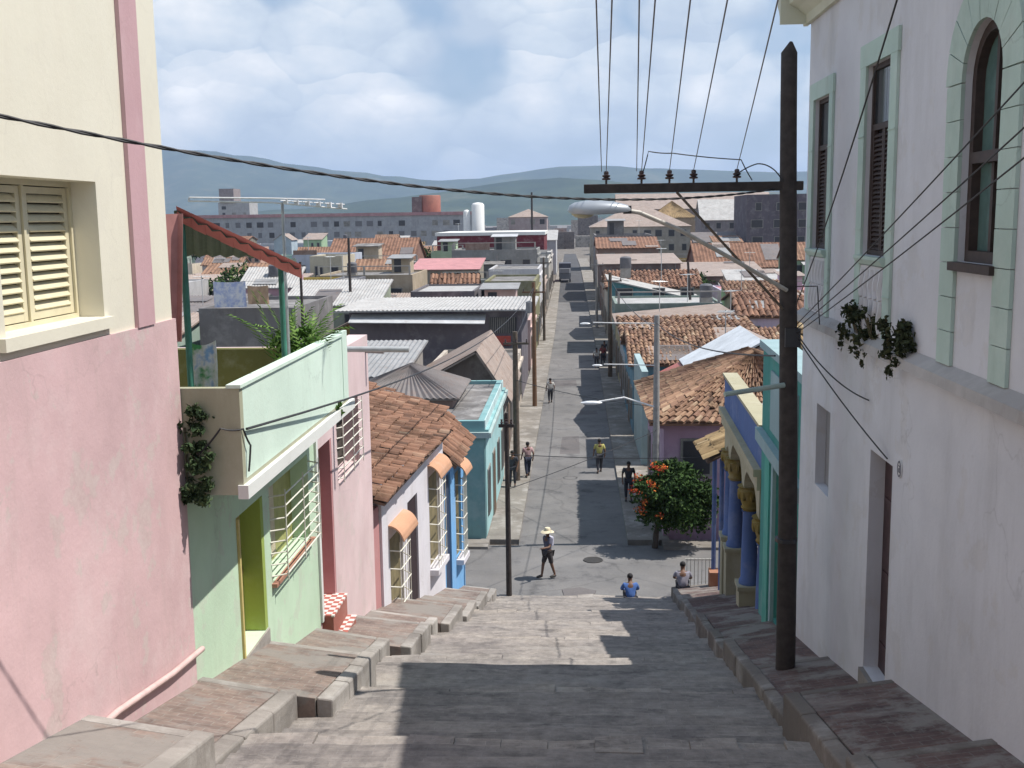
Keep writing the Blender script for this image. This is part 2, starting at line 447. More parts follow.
# ---- raised side pavements: brick-topped blocks with concrete kerbs, stepping down along both walls
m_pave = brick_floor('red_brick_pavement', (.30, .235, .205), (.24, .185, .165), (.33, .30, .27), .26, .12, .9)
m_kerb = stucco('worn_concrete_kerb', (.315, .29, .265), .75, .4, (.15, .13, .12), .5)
m_pave_d = brick_floor('shaded_dark_brick_pavement', (.19, .125, .115), (.15, .105, .10), (.20, .18, .17), .26, .12, .9)  # right side: dark red brick, with its shade also worked into the colour
m_kerb_d = stucco('dirty_shaded_kerb', (.21, .185, .165), .75, .4, (.10, .09, .085), .5)  # right kerb: dirty concrete, darkened further by shade put into the colour
def pave_block(y0, y1, x0, x1, zn, zf, kerb_right=True, kw=.24, cross=.2):
    """top tilts up towards the house wall; kerb along the stair side and across the lower end"""
    m = MB(); k = MB(); s = (zf - zn) / (y1 - y0)
    xs_, xw = (x1, x0) if kerb_right else (x0, x1)          # stair side, wall side
    def z(x, y): return zn + s * (y - y0) + cross * (x - xs_) / (xw - xs_)
    def patch(mb, xa, xb_, ya, yb, lift, dx=0.):
        q = [(xa + dx, ya), (xb_ + dx, ya), (xb_ + dx, yb), (xa + dx, yb)]
        mb.hexa([(x, y, z(x, y) - 1.8) for x, y in q] + [(x, y, z(x, y) + lift) for x, y in q])
    xk_ = x1 - kw if kerb_right else x0 + kw
    patch(m, min(xk_, xw), max(xk_, xw), y0, y1 - kw, 0)
    K = rnd.choice((2, 3, 3))
    for i in range(K):
        patch(k, min(xk_, xs_), max(xk_, xs_), y0 + (y1 - y0) * i / K, y0 + (y1 - y0) * (i + .993) / K, .004 + rnd.uniform(0, .025), rnd.uniform(-.02, .02))
    patch(k, min(xk_, xw) + .004, max(xk_, xw) - .004, y1 - kw + .003, y1, .005)
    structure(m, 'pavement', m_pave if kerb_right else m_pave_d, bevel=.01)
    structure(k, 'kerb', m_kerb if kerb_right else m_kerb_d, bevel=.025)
LY = [3.0, 6.2, 9.3, 12.35, 15.2, 18.0, 20.3, 22.9, 25.7, 28.4, 31.2, 34.0]
LX = [-3.2, -3.3, -3.38, -2.95, -3.25, -2.85, -3.05, -2.8, -2.7, -2.65, -2.6]
LD = [0, .06, -.02, .12, .05, .12, .0, .1, .03, .1, .04]
for i in range(len(LX)):
    y0, y1 = LY[i], LY[i + 1]
    pave_block(y0 + .01, y1, -4.6, LX[i], zs(y0) + .10 + LD[i], zs(y1) + .34 + LD[i], True, .2)
RY = [3.5, 6.6, 9.0, 11.9, 14.9, 17.6, 20.4, 23.2, 26.0, 28.8, 31.4, 34.1]
RX = [2.32, 2.30, 2.32, 2.35, 2.42, 2.5, 2.6, 2.7, 2.8, 2.9, 3.0]
RD = [.12, .0, .1, 0, .12, .02, .1, 0, .08, .02, .1]
for i in range(len(RX)):
    y0, y1 = RY[i], RY[i + 1]
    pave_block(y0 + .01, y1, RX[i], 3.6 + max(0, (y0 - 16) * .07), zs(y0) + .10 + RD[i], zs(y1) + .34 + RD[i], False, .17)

# ---- the crossing street and the long street beyond
m_asph = asphalt('old_asphalt', (.17, .165, .163))
mb = MB(); mb.hexa([(-70, YB - .05, -13.4), (70, YB - .05, -13.4), (70, 41.2, -13.4), (-70, 41.2, -13.4), (-70, YB - .05, -12.42), (70, YB - .05, -12.42), (70, 41.2, -12.56), (-70, 41.2, -12.56)])
structure(mb, 'crossing_road', m_asph)
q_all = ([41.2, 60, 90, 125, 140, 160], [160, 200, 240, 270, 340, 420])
def xk(y, s): return (-2.25 if s < 0 else 1.98) + (max(0, y - 120) * -.006)
for q, mm in zip(q_all, (m_asph, asphalt('darker_asphalt', (.075, .075, .08)))):  # far stretch of road in a darker tone
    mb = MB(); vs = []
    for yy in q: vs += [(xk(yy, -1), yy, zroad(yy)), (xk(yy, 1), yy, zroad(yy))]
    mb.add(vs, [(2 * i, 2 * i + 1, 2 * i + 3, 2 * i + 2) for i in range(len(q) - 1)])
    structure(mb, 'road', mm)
m_walk = stucco('concrete_pavement', (.25, .23, .205), .6, .3)
for s in (-1, 1):
    mb = MB(); q2 = [41.6, 44, 50, 60, 75, 90, 110, 125, 140, 160, 200, 240, 270, 340]
    for a, b in zip(q2, q2[1:]):
        e0, e1 = xk(a, s), xk(b, s); w0 = -3.75 if s < 0 else 3.6
        z0, z1 = zroad(a) + .14, zroad(b) + .14
        mb.hexa([(e0, a, z0 - .6), (w0, a, z0 - .6), (w0, b, z1 - .6), (e1, b, z1 - .6), (e0, a, z0), (w0, a, z0), (w0, b, z1), (e1, b, z1)])
    structure(mb, 'pavement', m_walk)
for x0, x1 in ((-40, -3.4), (3.3, 40)):     # pavement on the far side of the crossing street
    mb = MB(); mb.box(x0, x1, 40.6, 41.6, -13.2, -12.44); structure(mb, 'pavement', m_walk)
m_patch = asphalt('patched_asphalt', (.13, .12, .12))
mb = MB(); mb.prism([(-.4, 34.9), (.5, 34.85), (.65, 35.6), (.1, 35.95), (-.5, 35.7)], 'z', -12.6, -12.418); structure(mb, 'road_patch', m_patch)
for xa, ya, w_, l_ in ((-1.6, 43.5, 1.3, 2.6), (-.9, 58, 1.1, 5), (.2, 70, 1.2, 1.4), (-1.9, 82, 2.0, 3.2)):
    mb = MB(); mb.prism([(xa, ya), (xa + w_, ya + .15), (xa + w_ * .95, ya + l_), (xa + .1, ya + l_ * .93)], 'z', -12.8, -12.594); structure(mb, 'road_patch', m_patch)
for xa, ya, zz in ((.6, 39.2, -12.50), (-.3, 52.5, -12.6)):
    mb = MB(); mb.lathe((xa, ya, zz - .1), [(.36, 0), (.36, .112), (.30, .113), (.29, .108), (.02, .108)], 20); structure(mb, 'manhole_cover', plain('cast_iron', (.06, .055, .05), .6, .5))

# ================================================================== RIGHT: white house above the stairs
m_white = stucco('white_wall', (.64, .64, .675), .4, .14, (.38, .37, .37), peel=.22)
m_mint = stucco('mint_trim', (.48, .60, .54), .4, .18)
m_dwood = plain('dark_wood', (.045, .028, .024), .6, 0, .3, 9)
m_ledge = stucco('weathered_ledge', (.45, .43, .42), .7, .2)
wh = thing('house', 'large white two-storey house with mint green window surrounds and a ledge of weeds', 'house', (8, 7, -6))
ops = [(15.63, 16.62, -.5, 1.62), (12.68, 13.72, -.5, 1.72), (9.40, 10.36, -.45, 1.62), (12.13, 13.05, -5.5, -2.78), (15.15, 16.0, -3.92, -2.72)]
mb = MB(); wall_x(mb, 3.5, 3.98, -4, 17.1, -9.2, 3.02, ops)
yc, rr, zc = 9.88, .48, 1.14                # arch spandrels
for sgn in (-1, 1):
    arc = [(yc + sgn * rr * math.cos(a), zc + rr * math.sin(a)) for a in [i * math.pi / 2 / 10 for i in range(11)]]
    mb.prism([(yc + sgn * rr, 1.62)] + arc, 'x', 3.5, 3.98)
mb.box(3.98, 14, 16.7, 17.1, -9.2, 3.02); mb.box(3.98, 14, -4, -3.6, -9.2, 3.02); mb.box(13.6, 14, -3.6, 16.7, -9.2, 3.02)
mb.box(3.98, 13.6, -3.6, 16.7, -2.0, -1.8)
wall = mb.build('wall', m_white, wh)
mb = MB(); mb.box(3.4, 14, -4, 17.2, 3.02, 3.2)
mb.build('roof', m_white, wh)
mb = MB()                                   # moulded cornice along the street and round the corner
prof = [(3.5, 2.78), (3.44, 2.78), (3.42, 2.9), (3.3, 3.0), (3.18, 3.06), (3.16, 3.2), (3.06, 3.24), (3.06, 3.36), (3.5, 3.42)]
mb.prism([(x - .003, z) for x, z in prof], 'y', -4, 17.35)
mb.prism([(17.1 + (3.5 - x) * .75 + .002, z) for x, z in prof], 'x', 3.05, 14)
mb.build('cornice', stucco('cream_cornice', (.62, .62, .50), .3, .12), wh)
mb = MB(); mb.prism([(3.497, -1.42), (3.36, -1.50), (3.35, -1.60), (3.497, -1.63)], 'y', -4, 17.13); mb.build('ledge', m_ledge, wh)
def shutter_window(y0, y1, z0, z1, parent):
    w = MB(); g = .06
    w.box(3.55, 3.63, y0, y0 + g, z0, z1).box(3.55, 3.63, y1 - g, y1, z0, z1).box(3.551, 3.629, y0 + g, y1 - g, z1 - g, z1).box(3.551, 3.629, y0 + g, y1 - g, z0, z0 + g)
    f = w.build('window', m_dwood, parent)
    zt = z0 + (z1 - z0) * .66
    t = MB(); t.box(3.555, 3.62, y0 + g, y1 - g, zt, zt + .07); t.build('transom', m_dwood, f)
    ym = (y0 + y1) / 2
    for a, b in ((y0 + g, ym - .006), (ym + .006, y1 - g)):
        s = MB(); s.box(3.56, 3.61, a, a + .05, z0 + g, zt).box(3.56, 3.61, b - .05, b, z0 + g, zt)
        k = int((zt - z0 - g) / .055)
        for i in range(k):
            z = z0 + g + i * .055
            s.hexa([(3.57, a + .05, z), (3.605, a + .05, z + .04), (3.605, b - .05, z + .04), (3.57, b - .05, z), (3.56, a + .05, z + .008), (3.595, a + .05, z + .048), (3.595, b - .05, z + .048), (3.56, b - .05, z + .008)])
        s.build('shutter', m_dwood, f)
        p = MB(); p.box(3.58, 3.60, a, b, zt + .07, z1 - g); p.build('pane', plain('dim_glass', (.03, .035, .04), .15), f)
    return f
shutter_window(15.63, 16.62, -.5, 1.62, wh); shutter_window(12.68, 13.72, -.5, 1.72, wh)
def surround(y0, y1, zt, zb, op, parent):
    w = MB(); a, b, z0, z1 = op
    w.box(3.465, 3.498, y0, a, zb, z1).box(3.465, 3.498, b, y1, zb, z1).box(3.462, 3.498, y0 - .02, y1 + .02, z1, zt)
    for z in (-.95, -.2, .9):
        w.box(3.455, 3.47, y0 - .003, a + .003, z, z + .012).box(3.455, 3.47, b - .003, y1 + .003, z, z + .012)
    s = w.build('window_surround', m_mint, parent)
    sl = MB(); sl.prism([(3.497, -.62), (3.44, -.6), (3.40, -.54), (3.40, -.503), (3.497, -.503)], 'y', a - .06, b + .06); sl.build('sill', m_mint, s)
    pn = MB(); pn.box(3.480, 3.499, a, b, zb, -.62)
    pn.build('apron_panel', m_white, s)
    bl = MB(); n = 5
    for row, (c0, c1) in enumerate(((-1.0, -.66), (-1.38, -1.02))):
        for i in range(n):
            y = a + (b - a) * (i + .5) / n
            bl.tube([(3.475, y + .03 * math.sin(q * 5.2), c0 + (c1 - c0) * q) for q in [j / 8 for j in range(9)]], [.028 + .014 * math.sin(j / 8 * math.pi) for j in range(9)], 6)
    bl.build('balusters', m_white, s, smooth=True)
surround(15.42, 16.86, 1.86, -1.42, ops[0], wh); surround(12.42, 13.97, 1.98, -1.42, ops[1], wh)
# arched window
w = MB()
for y0, y1 in ((9.02, 9.40), (10.36, 10.74)):
    for z in range(8):
        z0 = -1.42 + z * .32; w.box(3.465 - .002 * (z % 2), 3.498, y0, y1, z0, min(1.14, z0 + .312))
N = 9
for i in range(N):
    a0 = math.pi * i / N + .008; a1 = math.pi * (i + 1) / N - .008
    pl = [(yc + r_ * math.cos(a), zc + r_ * math.sin(a)) for r_, a in ((rr, a0), (rr + .42, a0), (rr + .42, (a0 + a1) / 2), (rr + .42, a1), (rr, a1), (rr, (a0 + a1) / 2))]
    w.prism(pl, 'x', 3.463 - .002 * (i % 2), 3.498)
sr = w.build('window_surround', m_mint, wh)
w = MB(); w.box(3.56, 3.70, 9.40, 9.49, -.45, 1.14).box(3.56, 3.70, 10.27, 10.36, -.45, 1.14).box(3.54, 3.70, 9.49, 10.27, .42, .52).box(3.54, 3.70, 9.49, 10.27, -.45, -.35)
for i in range(12):
    a0 = math.pi * i / 12; a1 = math.pi * (i + 1) / 12
    w.prism([(yc + r_ * math.cos(a), zc + r_ * math.sin(a)) for r_, a in ((rr - .09, a0), (rr, a0), (rr, a1), (rr - .09, a1))], 'x', 3.56, 3.70)
w.box(3.60, 3.66, yc - .03, yc + .03, -.35, 1.5)
wf = w.build('window', m_dwood, wh)
w = MB(); w.box(3.64, 3.645, 9.45, 10.31, -.35, 1.2)
w.prism([(yc + .44 * math.cos(i * math.pi / 12), 1.2 + .38 * math.sin(i * math.pi / 12)) for i in range(13)], 'x', 3.64, 3.645)
w.build('pane', plain('greenish_glass', (.10, .17, .16), .12), wf)
w = MB(); w.box(3.42, 3.56, 9.36, 10.40, -.53, -.452); w.build('sill', m_dwood, wf)
# street door and blocked little window
d = MB(); d.box(3.68, 3.74, 12.13, 13.05, -5.5, -2.78)
for z in (-5.2, -4.3, -3.4): d.box(3.665, 3.68, 12.2, 12.98, z, z + .06)
dr = d.build('door', plain('door_brown', (.05, .022, .026), .5, 0, .35, 7), wh)
h = MB(); h.tube([(3.68, 12.25, -4.25), (3.62, 12.25, -4.25), (3.62, 12.25, -4.12)], .012); h.build('handle', plain('dull_brass', (.25, .2, .1), .4, .8), dr)
d = MB(); d.box(3.44, 3.98, 12.134, 13.046, -6.6, -5.503); d.build('doorstep', m_kerb, wh)
d = MB(); d.box(3.64, 3.68, 15.15, 16.0, -3.92, -2.72); d.box(3.62, 3.64, 15.2, 15.24, -3.92, -2.72)
d.build('window', stucco('grey_board', (.30, .29, .30), .4), wh)
d = MB()                                    # oval house number plaque
d.prism([(11.83 + .07 * math.cos(i * math.pi / 8), -2.74 + .1 * math.sin(i * math.pi / 8)) for i in range(16)], 'x', 3.482, 3.498)
pq = d.build('number_plaque', plain('enamel_white', (.62, .62, .62), .4), wh)
d = MB()
for i in range(16):
    a0, a1 = i * math.pi / 8, (i + 1) * math.pi / 8
    d.prism([(11.83 + r_ * math.cos(a), -2.74 + r_ * 1.4 * math.sin(a)) for r_, a in ((.052, a0), (.064, a0), (.064, a1), (.052, a1))], 'x', 3.478, 3.483)
d.box(3.478, 3.483, 11.800, 11.812, -2.78, -2.70).box(3.478, 3.483, 11.812, 11.85, -2.712, -2.70).box(3.478, 3.483, 11.812, 11.85, -2.745, -2.733).box(3.478, 3.483, 11.838, 11.85, -2.78, -2.745).box(3.478, 3.483, 11.812, 11.838, -2.78, -2.768)
d.build('plaque_marking', plain('enamel_blue', (.07, .08, .12), .4), pq)
# weeds on the ledge
m_dry = tinted('weed_leaves', DRYGREEN)
for nm, y, r_, n_, lab in (('weed', 13.65, .27, 420, 'bushy dark weed on the white house ledge, under the louvred window, farthest one'), ('weed', 12.95, .24, 330, 'small dark weed on the ledge, between two bigger weed clumps'), ('weed', 11.75, .38, 520, 'largest drooping weed on the ledge, just left of the arched window surround')):
    t = thing(nm, lab, 'plant', (3.42, y, -1.45), 'weeds growing on the ledge')
    f = MB(); foliage(f, (3.36, y, -1.30), (.16, r_, .24), n_, .075); foliage(f, (3.33, y + .1, -1.60), (.07, r_ * .7, .16), n_ // 4, .06)
    f.build('leaves', m_dry, t, tint=True)
    f = MB()
    for i in range(7): f.tube([(3.44, y + rnd.uniform(-.08, .08), -1.46), (3.38, y + rnd.uniform(-.2, .2), -1.2)], .006, 4)
    f.build('stems', plain('dry_stem', (.12, .10, .06), .9), t)

# ================================================================== LEFT: pink and cream house
m_cream = stucco('cream_wall', (.74, .70, .58), .22, .06, (.6, .54, .45), .15, peel=.1)
m_pink = stucco('pink_wall', (.67, .465, .47), .65, .2, (.47, .36, .34), peel=.42)
m_pilas = stucco('dusky_pink_strip', (.56, .36, .38), .15, .08)
ph = thing('house', 'tall house with cream upper wall, pink lower wall and louvred window, nearest on the left', 'house', (-8, 6, -5))
mb = MB(); wall_x(mb, -4.5, -4.85, -4, 12.02, -1.06, 4.4, [(8.42, 10.27, -.88, .39)])
mb.box(-13, -4.85, 11.7, 12.02, -1.06, 4.4).box(-13, -12.7, -4, 11.7, -1.06, 4.4).box(-12.7, -4.85, -4, -3.7, -1.06, 4.4)
mb.build('upper_wall', m_cream, ph)
mb = MB(); wall_x(mb, -4.47, -4.85, -4, 12.06, -8, -1.06)
mb.box(-13, -4.85, 11.7, 12.06, -8, -1.063).box(-13, -12.7, -4, 11.7, -8, -1.063).box(-12.7, -4.85, -4, -3.7, -8, -1.063)
mb.build('lower_wall', m_pink, ph)
mb = MB(); mb.box(-13.1, -4.3, -4.1, 12.1, 4.4, 4.6); mb.build('roof', m_cream, ph)
mb = MB(); mb.box(-4.498, -4.455, 10.98, 11.42, -1.06, 4.4); mb.build('pilaster', m_pilas, ph)
m_lou = plain('cream_paint', (.66, .60, .42), .55, 0, .06)
w = MB(); w.box(-4.84, -4.74, 8.42, 8.47, -.88, .39).box(-4.84, -4.74, 10.22, 10.27, -.88, .39).box(-4.84, -4.741, 8.47, 10.22, .34, .39).box(-4.84, -4.741, 8.47, 10.22, -.88, -.84).box(-4.84, -4.745, 9.33, 9.37, -.84, .34)
wf = w.build('window', m_lou, ph)
for a, b in ((8.48, 9.32), (9.38, 10.21)):
    s = MB(); s.box(-4.81, -4.765, a, a + .07, -.83, .33).box(-4.81, -4.765, b - .07, b, -.83, .33).box(-4.81, -4.766, a + .07, b - .07, .27, .33).box(-4.81, -4.766, a + .07, b - .07, -.83, -.76)
    for i in range(12):
        z = -.755 + i * .086
        s.hexa([(-4.802, a + .07, z + .062), (-4.762, a + .07, z), (-4.762, b - .07, z), (-4.802, b - .07, z + .062), (-4.802, a + .07, z + .074), (-4.752, a + .07, z + .012), (-4.752, b - .07, z + .012), (-4.802, b - .07, z + .074)])
    s.build('shutter', m_lou, wf)
s = MB(); s.box(-4.83, -4.825, 8.47, 10.22, -.84, .34); s.build('backing', plain('dark_room', (.06, .05, .04), .9), wf)
w = MB(); w.box(-4.86, -4.44, 8.30, 10.36, -.99, -.882); w.build('sill', m_cream, ph)
w = MB(); w.tube([(-4.44, 9.2, -4.62), (-4.43, 9.8, -4.66), (-4.42, 11.2, -4.88), (-4.42, 12.15, -4.98)], .035, 8); w.build('drain_pipe', plain('pipe_pinkish', (.62, .45, .42), .5), ph, smooth=True)

# ================================================================== LEFT: green house with balcony terrace
m_green = stucco('pale_green_wall', (.55, .71, .53), .5, .14, (.42, .50, .38), peel=.3)
m_para = stucco('mint_parapet', (.66, .80, .69), .4, .1, (.42, .5, .42))
m_trimw = stucco('white_trim', (.74, .75, .72), .2, .06)
m_lime = stucco('lime_reveal', (.34, .44, .11), .2, .1)
m_beige = stucco('beige_render', (.40, .40, .29), .4, .12)
gh = thing('house', 'pale green house with a mint parapet terrace and a white window grille', 'house', (-8, 15, -7))
mb = MB(); wall_x(mb, -4.5, -4.88, 12.08, 18.28, -9.5, -3.06, [(13.88, 15.12, -5.86, -3.88), (15.46, 17.80, -5.30, -3.86)])
mb.box(-12, -4.88, 12.08, 12.3, -9.5, -3.06).box(-12, -4.88, 18.0, 18.28, -9.5, -3.06).box(-12, -11.7, 12.3, 18.0, -9.5, -3.06)
mb.build('wall', m_green, gh)
mb = MB(); mb.box(-4.878, -4.5, 14.985, 15.118, -5.85, -3.89).box(-4.95, -4.88, 12.6, 18, -9, -3.1); mb.build('door_reveal', m_lime, gh)
mb = MB(); mb.box(-4.86, -4.80, 13.93, 14.98, -5.86, -3.9).box(-4.80, -4.47, 13.885, 13.945, -5.86, -3.9)
dr = mb.build('door', plain('ochre_door', (.58, .46, .18), .6, 0, .12), gh)
mb = MB(); mb.box(-4.79, -4.74, 14.8, 14.84, -4.95, -4.85); mb.build('handle', plain('dull_brass', (.25, .2, .1)), dr)
mb = MB(); mb.box(-4.9, -4.47, 13.885, 15.11, -7.2, -5.862); mb.build('doorstep', m_kerb, gh)
mb = MB(); mb.box(-12, -3.8, 12.203, 18.0, -3.06, -2.93); mb.build('terrace_floor', m_beige, gh)
mb = MB(); mb.box(-3.92, -3.8, 12.20, 17.95, -2.93, -1.86); mb.box(-3.93, -3.79, 17.6, 17.97, -2.93, -1.80)
pp = mb.build('parapet', m_para, gh)
mb = MB(); mb.box(-3.945, -3.775, 12.06, 17.58, -1.86, -1.82); mb.build('coping', m_para, pp)
mb = MB(); mb.box(-3.86, -3.74, 12.05, 18.2, -3.14, -2.98); mb.build('edge_band', m_trimw, gh)
mb = MB(); mb.box(-4.56, -3.8, 12.08, 12.20, -3.1, -1.86).box(-12, -4.56, 12.08, 12.2, -2.93, -1.9); mb.build('end_panel', m_beige, gh)
mb = MB(); mb.box(-9.5, -3.95, 17.75, 17.98, -2.93, -2.08); mb.build('terrace_back_wall', stucco('olive_wall', (.16, .15, .055), .3, .2), gh)
w = MB(); w.box(-4.86, -4.80, 15.46, 17.8, -5.3, -3.86); wf = w.build('window', plain('olive_shutter', (.36, .36, .14), .7), gh)
w = MB(); w.box(-4.79, -4.76, 15.9, 16.6, -5.2, -4.0); w.build('shutter', plain('cream_shutter', (.52, .46, .34), .7), wf)
w = MB(); w.box(-4.80, -4.42, 15.40, 17.86, -5.36, -5.303)
w.build('sill', stucco('brick_red_sill', (.42, .22, .16), .3), wf)
def grille(name, y0, y1, z0, z1, x, out, nb, parent, mat, nv=1):
    g = MB()
    for i in range(nb):
        z = z0 + (z1 - z0) * (i + .5) / nb
        g.tube([(x, y0 - .03, z), (x + out, y0 + .10, z), (x + out, y1 - .10, z), (x, y1 + .03, z)], .013, 5)
    for i in range(nv + 2):
        y = y0 + .10 + (y1 - y0 - .2) * i / (nv + 1)
        g.tube([(x + out + .012, y, z0), (x + out + .012, y, z1)], .011, 5)
    return g.build(name, mat, parent)
m_wmetal = plain('white_metal', (.70, .68, .60), .5)
grille('grille', 15.46, 17.80, -5.28, -3.9, -4.5, .2, 8, gh, m_wmetal)
# awning on the terrace
m_redcor = plain('red_corrugated', (.52, .17, .15), .6, 0, .2, 2)
m_gpost = plain('green_post_paint', (.06, .22, .16), .5)
aw = thing('awning', 'red corrugated terrace awning on green posts, behind the pink and cream house', 'awning', (-4.8, 13.6, -2.9))
A, B, D, Cc = (-4.62, 12.62, .14), (-3.27, 12.95, -.56), (-5.40, 15.0, -.50), (-3.95, 15.0, -.53)
rf = MB(); corrug(rf, A, B, (-5.5, 15.05, -.44), (-3.85, 15.05, -.50), .16, .02)
r1 = rf.build('roof_sheet', plain('sheet_dark_green', (.045, .065, .045), .7, 0, .25), aw)
rf = MB()
pA, pB = Vector(A), Vector(B)
for i in range(9):
    q = i / 9; a = pA.lerp(pB, q); b = pA.lerp(pB, (i + 1) / 9 - .003)
    up = Vector((.03, -.02, .05)); dn = Vector((-.0, .10, -.11 - .008 * (i % 2)))
    rf.hexa([a + dn + Vector((0, .02, -.02)), b + dn + Vector((0, .02, -.02)), b + up + Vector((0, .02, -.02)), a + up + Vector((0, .02, -.02)), a + dn, b + dn, b + up, a + up])
rf.build('barge_sheet', m_redcor, aw)
rf = MB(); corrug(rf, (-5.3, 12.2, -1.35), (-4.50, 12.28, -1.35), (-5.2, 12.2, .08), (-4.40, 12.28, .10), .22, .045); rf.build('side_sheet', plain('side_sheet_red', (.52, .25, .23), .6, 0, .2, 3), aw)
for x, y, zt in ((-4.60, 12.78, -.0), (-4.02, 14.9, -.55), (-5.35, 14.9, -.5)):
    p = MB(); p.tube([(x, y, -2.93), (x, y, zt)], .04, 8); p.build('post', m_gpost, aw, smooth=True)
# potted palm, cloth, antenna on the terrace
t = thing('potted_palm', 'leafy green potted palm in the corner behind the mint parapet', 'plant', (-4.35, 16.9, -2.93))
f = MB(); f.lathe((-4.3, 16.7, -2.93), [(.14, 0), (.2, .34), (.22, .36)], 12); f.build('pot', plain('clay_pot', (.30, .14, .08), .8), t)
f = MB()
for k in range(26):
    a = rnd.uniform(0, 6.28); L = rnd.uniform(.7, 1.2); p0 = Vector((-4.3 + rnd.gauss(0, .14), 16.7 + rnd.gauss(0, .2), -2.15)); lean = rnd.uniform(.3, .9)
    pts = [p0 + Vector((math.cos(a) * L * q * lean, math.sin(a) * L * q * lean, L * 1.25 * q - L * .75 * q * q * lean)) for q in (0, .25, .5, .75, 1)]
    for i in range(4):
        d_ = pts[i + 1] - pts[i]; sd = Vector((-math.sin(a), math.cos(a), 0))
        for q in (0, .33, .66):
            p = pts[i].lerp(pts[i + 1], q); W = .17 * (1 - (i + q) / 4.6)
            for s in (-1, 1):
                tip = p + sd * s * W + d_ * .7 + Vector((0, 0, -.05)); f.add([p, p + d_ * .22, tip], [(0, 1, 2)], rnd.uniform(.3, 1))
f.build('fronds', tinted('palm_leaves', PALMG), t, tint=True)
f = MB(); foliage(f, (-4.32, 16.8, -1.95), (.34, .55, .32), 700, .13); f.build('undergrowth', tinted('palm_leaves', PALMG), t, tint=True)
def cloth(name, label, x0, x1, y, z0, z1, mat, amp=.04, cat='laundry', group=None):
    f = MB(); n, m = 14, 8; vs = []
    for j in range(m + 1):
        for i in range(n + 1):
            q = i / n; w_ = z1 - (z1 - z0) * j / m
            for off in (0, .012):
                vs.append((x0 + (x1 - x0) * q + .01 * math.sin(j), y + amp * math.sin(q * 17 + j * .3) * (j / m + .3) + off, w_ - .06 * math.sin(math.pi * q) * (1 - j / m)))
    W = (n + 1) * 2; fs = []
    for j in range(m):
        for i in range(n):
            o = j * W + i * 2
            fs += [(o, o + 2, o + W + 2, o + W), (o + 1, o + W + 1, o + W + 3, o + 3)]
    for j in range(m):
        o = j * W; e = o + n * 2
        fs += [(o, o + W, o + W + 1, o + 1), (e, e + 1, e + W + 1, e + W)]
    f.add(vs, fs); return tag(f.build(name, mat, smooth=True), label, cat, group)
m, nt, b = newmat('printed_cloth'); v = coords(nt)
c = ramp(nt, noise(nt, v, 5, 4), [(.35, (.10, .35, .12)), (.45, (.55, .6, .5)), (.55, (.70, .70, .68)), (.68, (.25, .4, .6))])
nt.links.new(c, b.inputs['Base Color']); b.inputs['Roughness'].default_value = .95
cloth('cloth', 'green and white printed cloth hanging beside the green awning post', -4.72, -4.36, 13.05, -2.85, -1.42, m)
an = thing('antenna', 'white television antenna with long horizontal rods above the terrace awning', 'antenna', (-4.25, 16.0, -.55))
f = MB(); f.tube([(-4.25, 16, -2.5), (-4.25, 16, .27)], .022, 6); f.build('mast', plain('galvanised', (.45, .46, .46), .5, .2), an)
f = MB(); f.tube([(-5.62, 16, .36), (-4.4, 16, .33), (-3.62, 16, .30)], .012, 5); f.tube([(-5.64, 16, .31), (-4.4, 16, .27), (-3.3, 16, .16)], .012, 5); f.tube([(-5.64, 16, .31), (-5.62, 16, .36)], .012, 5)
f.build('boom', plain('white_rod', (.72, .72, .72), .4), an)
f = MB()
for i in range(6):
    x = -4.2 + i * .16; f.tube([(x, 15.7, .29 - i * .012), (x, 16.3, .29 - i * .012)], .009, 5); f.box(x - .03, x + .03, 15.97, 16.03, .24 - i * .012, .31 - i * .012)
f.build('elements', plain('white_rod', (.72, .72, .72), .4), an)
# weeds by the pink corner
t = thing('weed', 'dark green weed sprouting on the pink house corner, by the beige parapet end', 'plant', (-4.5, 12.1, -2.6), 'weeds sprouting from the house walls')
f = MB()
for z, r_ in ((-2.25, .17), (-2.62, .2), (-2.9, .16), (-3.08, .1)): foliage(f, (-4.33, 11.98, z), (.2, .14, r_), 300, .085)
f.build('leaves', tinted('vine_leaves', [(.0, (.02, .04, .018)), (.5, (.05, .09, .04)), (1., (.11, .16, .07))]), t, tint=True)
f = MB(); f.tube([(-4.45, 12.06, -3.05), (-4.43, 12.03, -2.3)], .012, 5); f.build('stems', plain('dry_stem', (.12, .10, .06), .9), t)
t = thing('weed', 'little green sprig growing under the white parapet ledge, by the pink doorway', 'plant', (-3.8, 17.9, -3.0), 'weeds sprouting from the house walls')
f = MB(); foliage(f, (-3.78, 17.1, -2.93), (.08, .14, .14), 120, .07); f.build('leaves', tinted('palm_leaves', PALMG), t, tint=True)
f = MB(); f.tube([(-3.78, 17.1, -3.05), (-3.76, 17.1, -2.85)], .008, 5); f.build('stems', plain('dry_stem', (.12, .10, .06), .9), t)

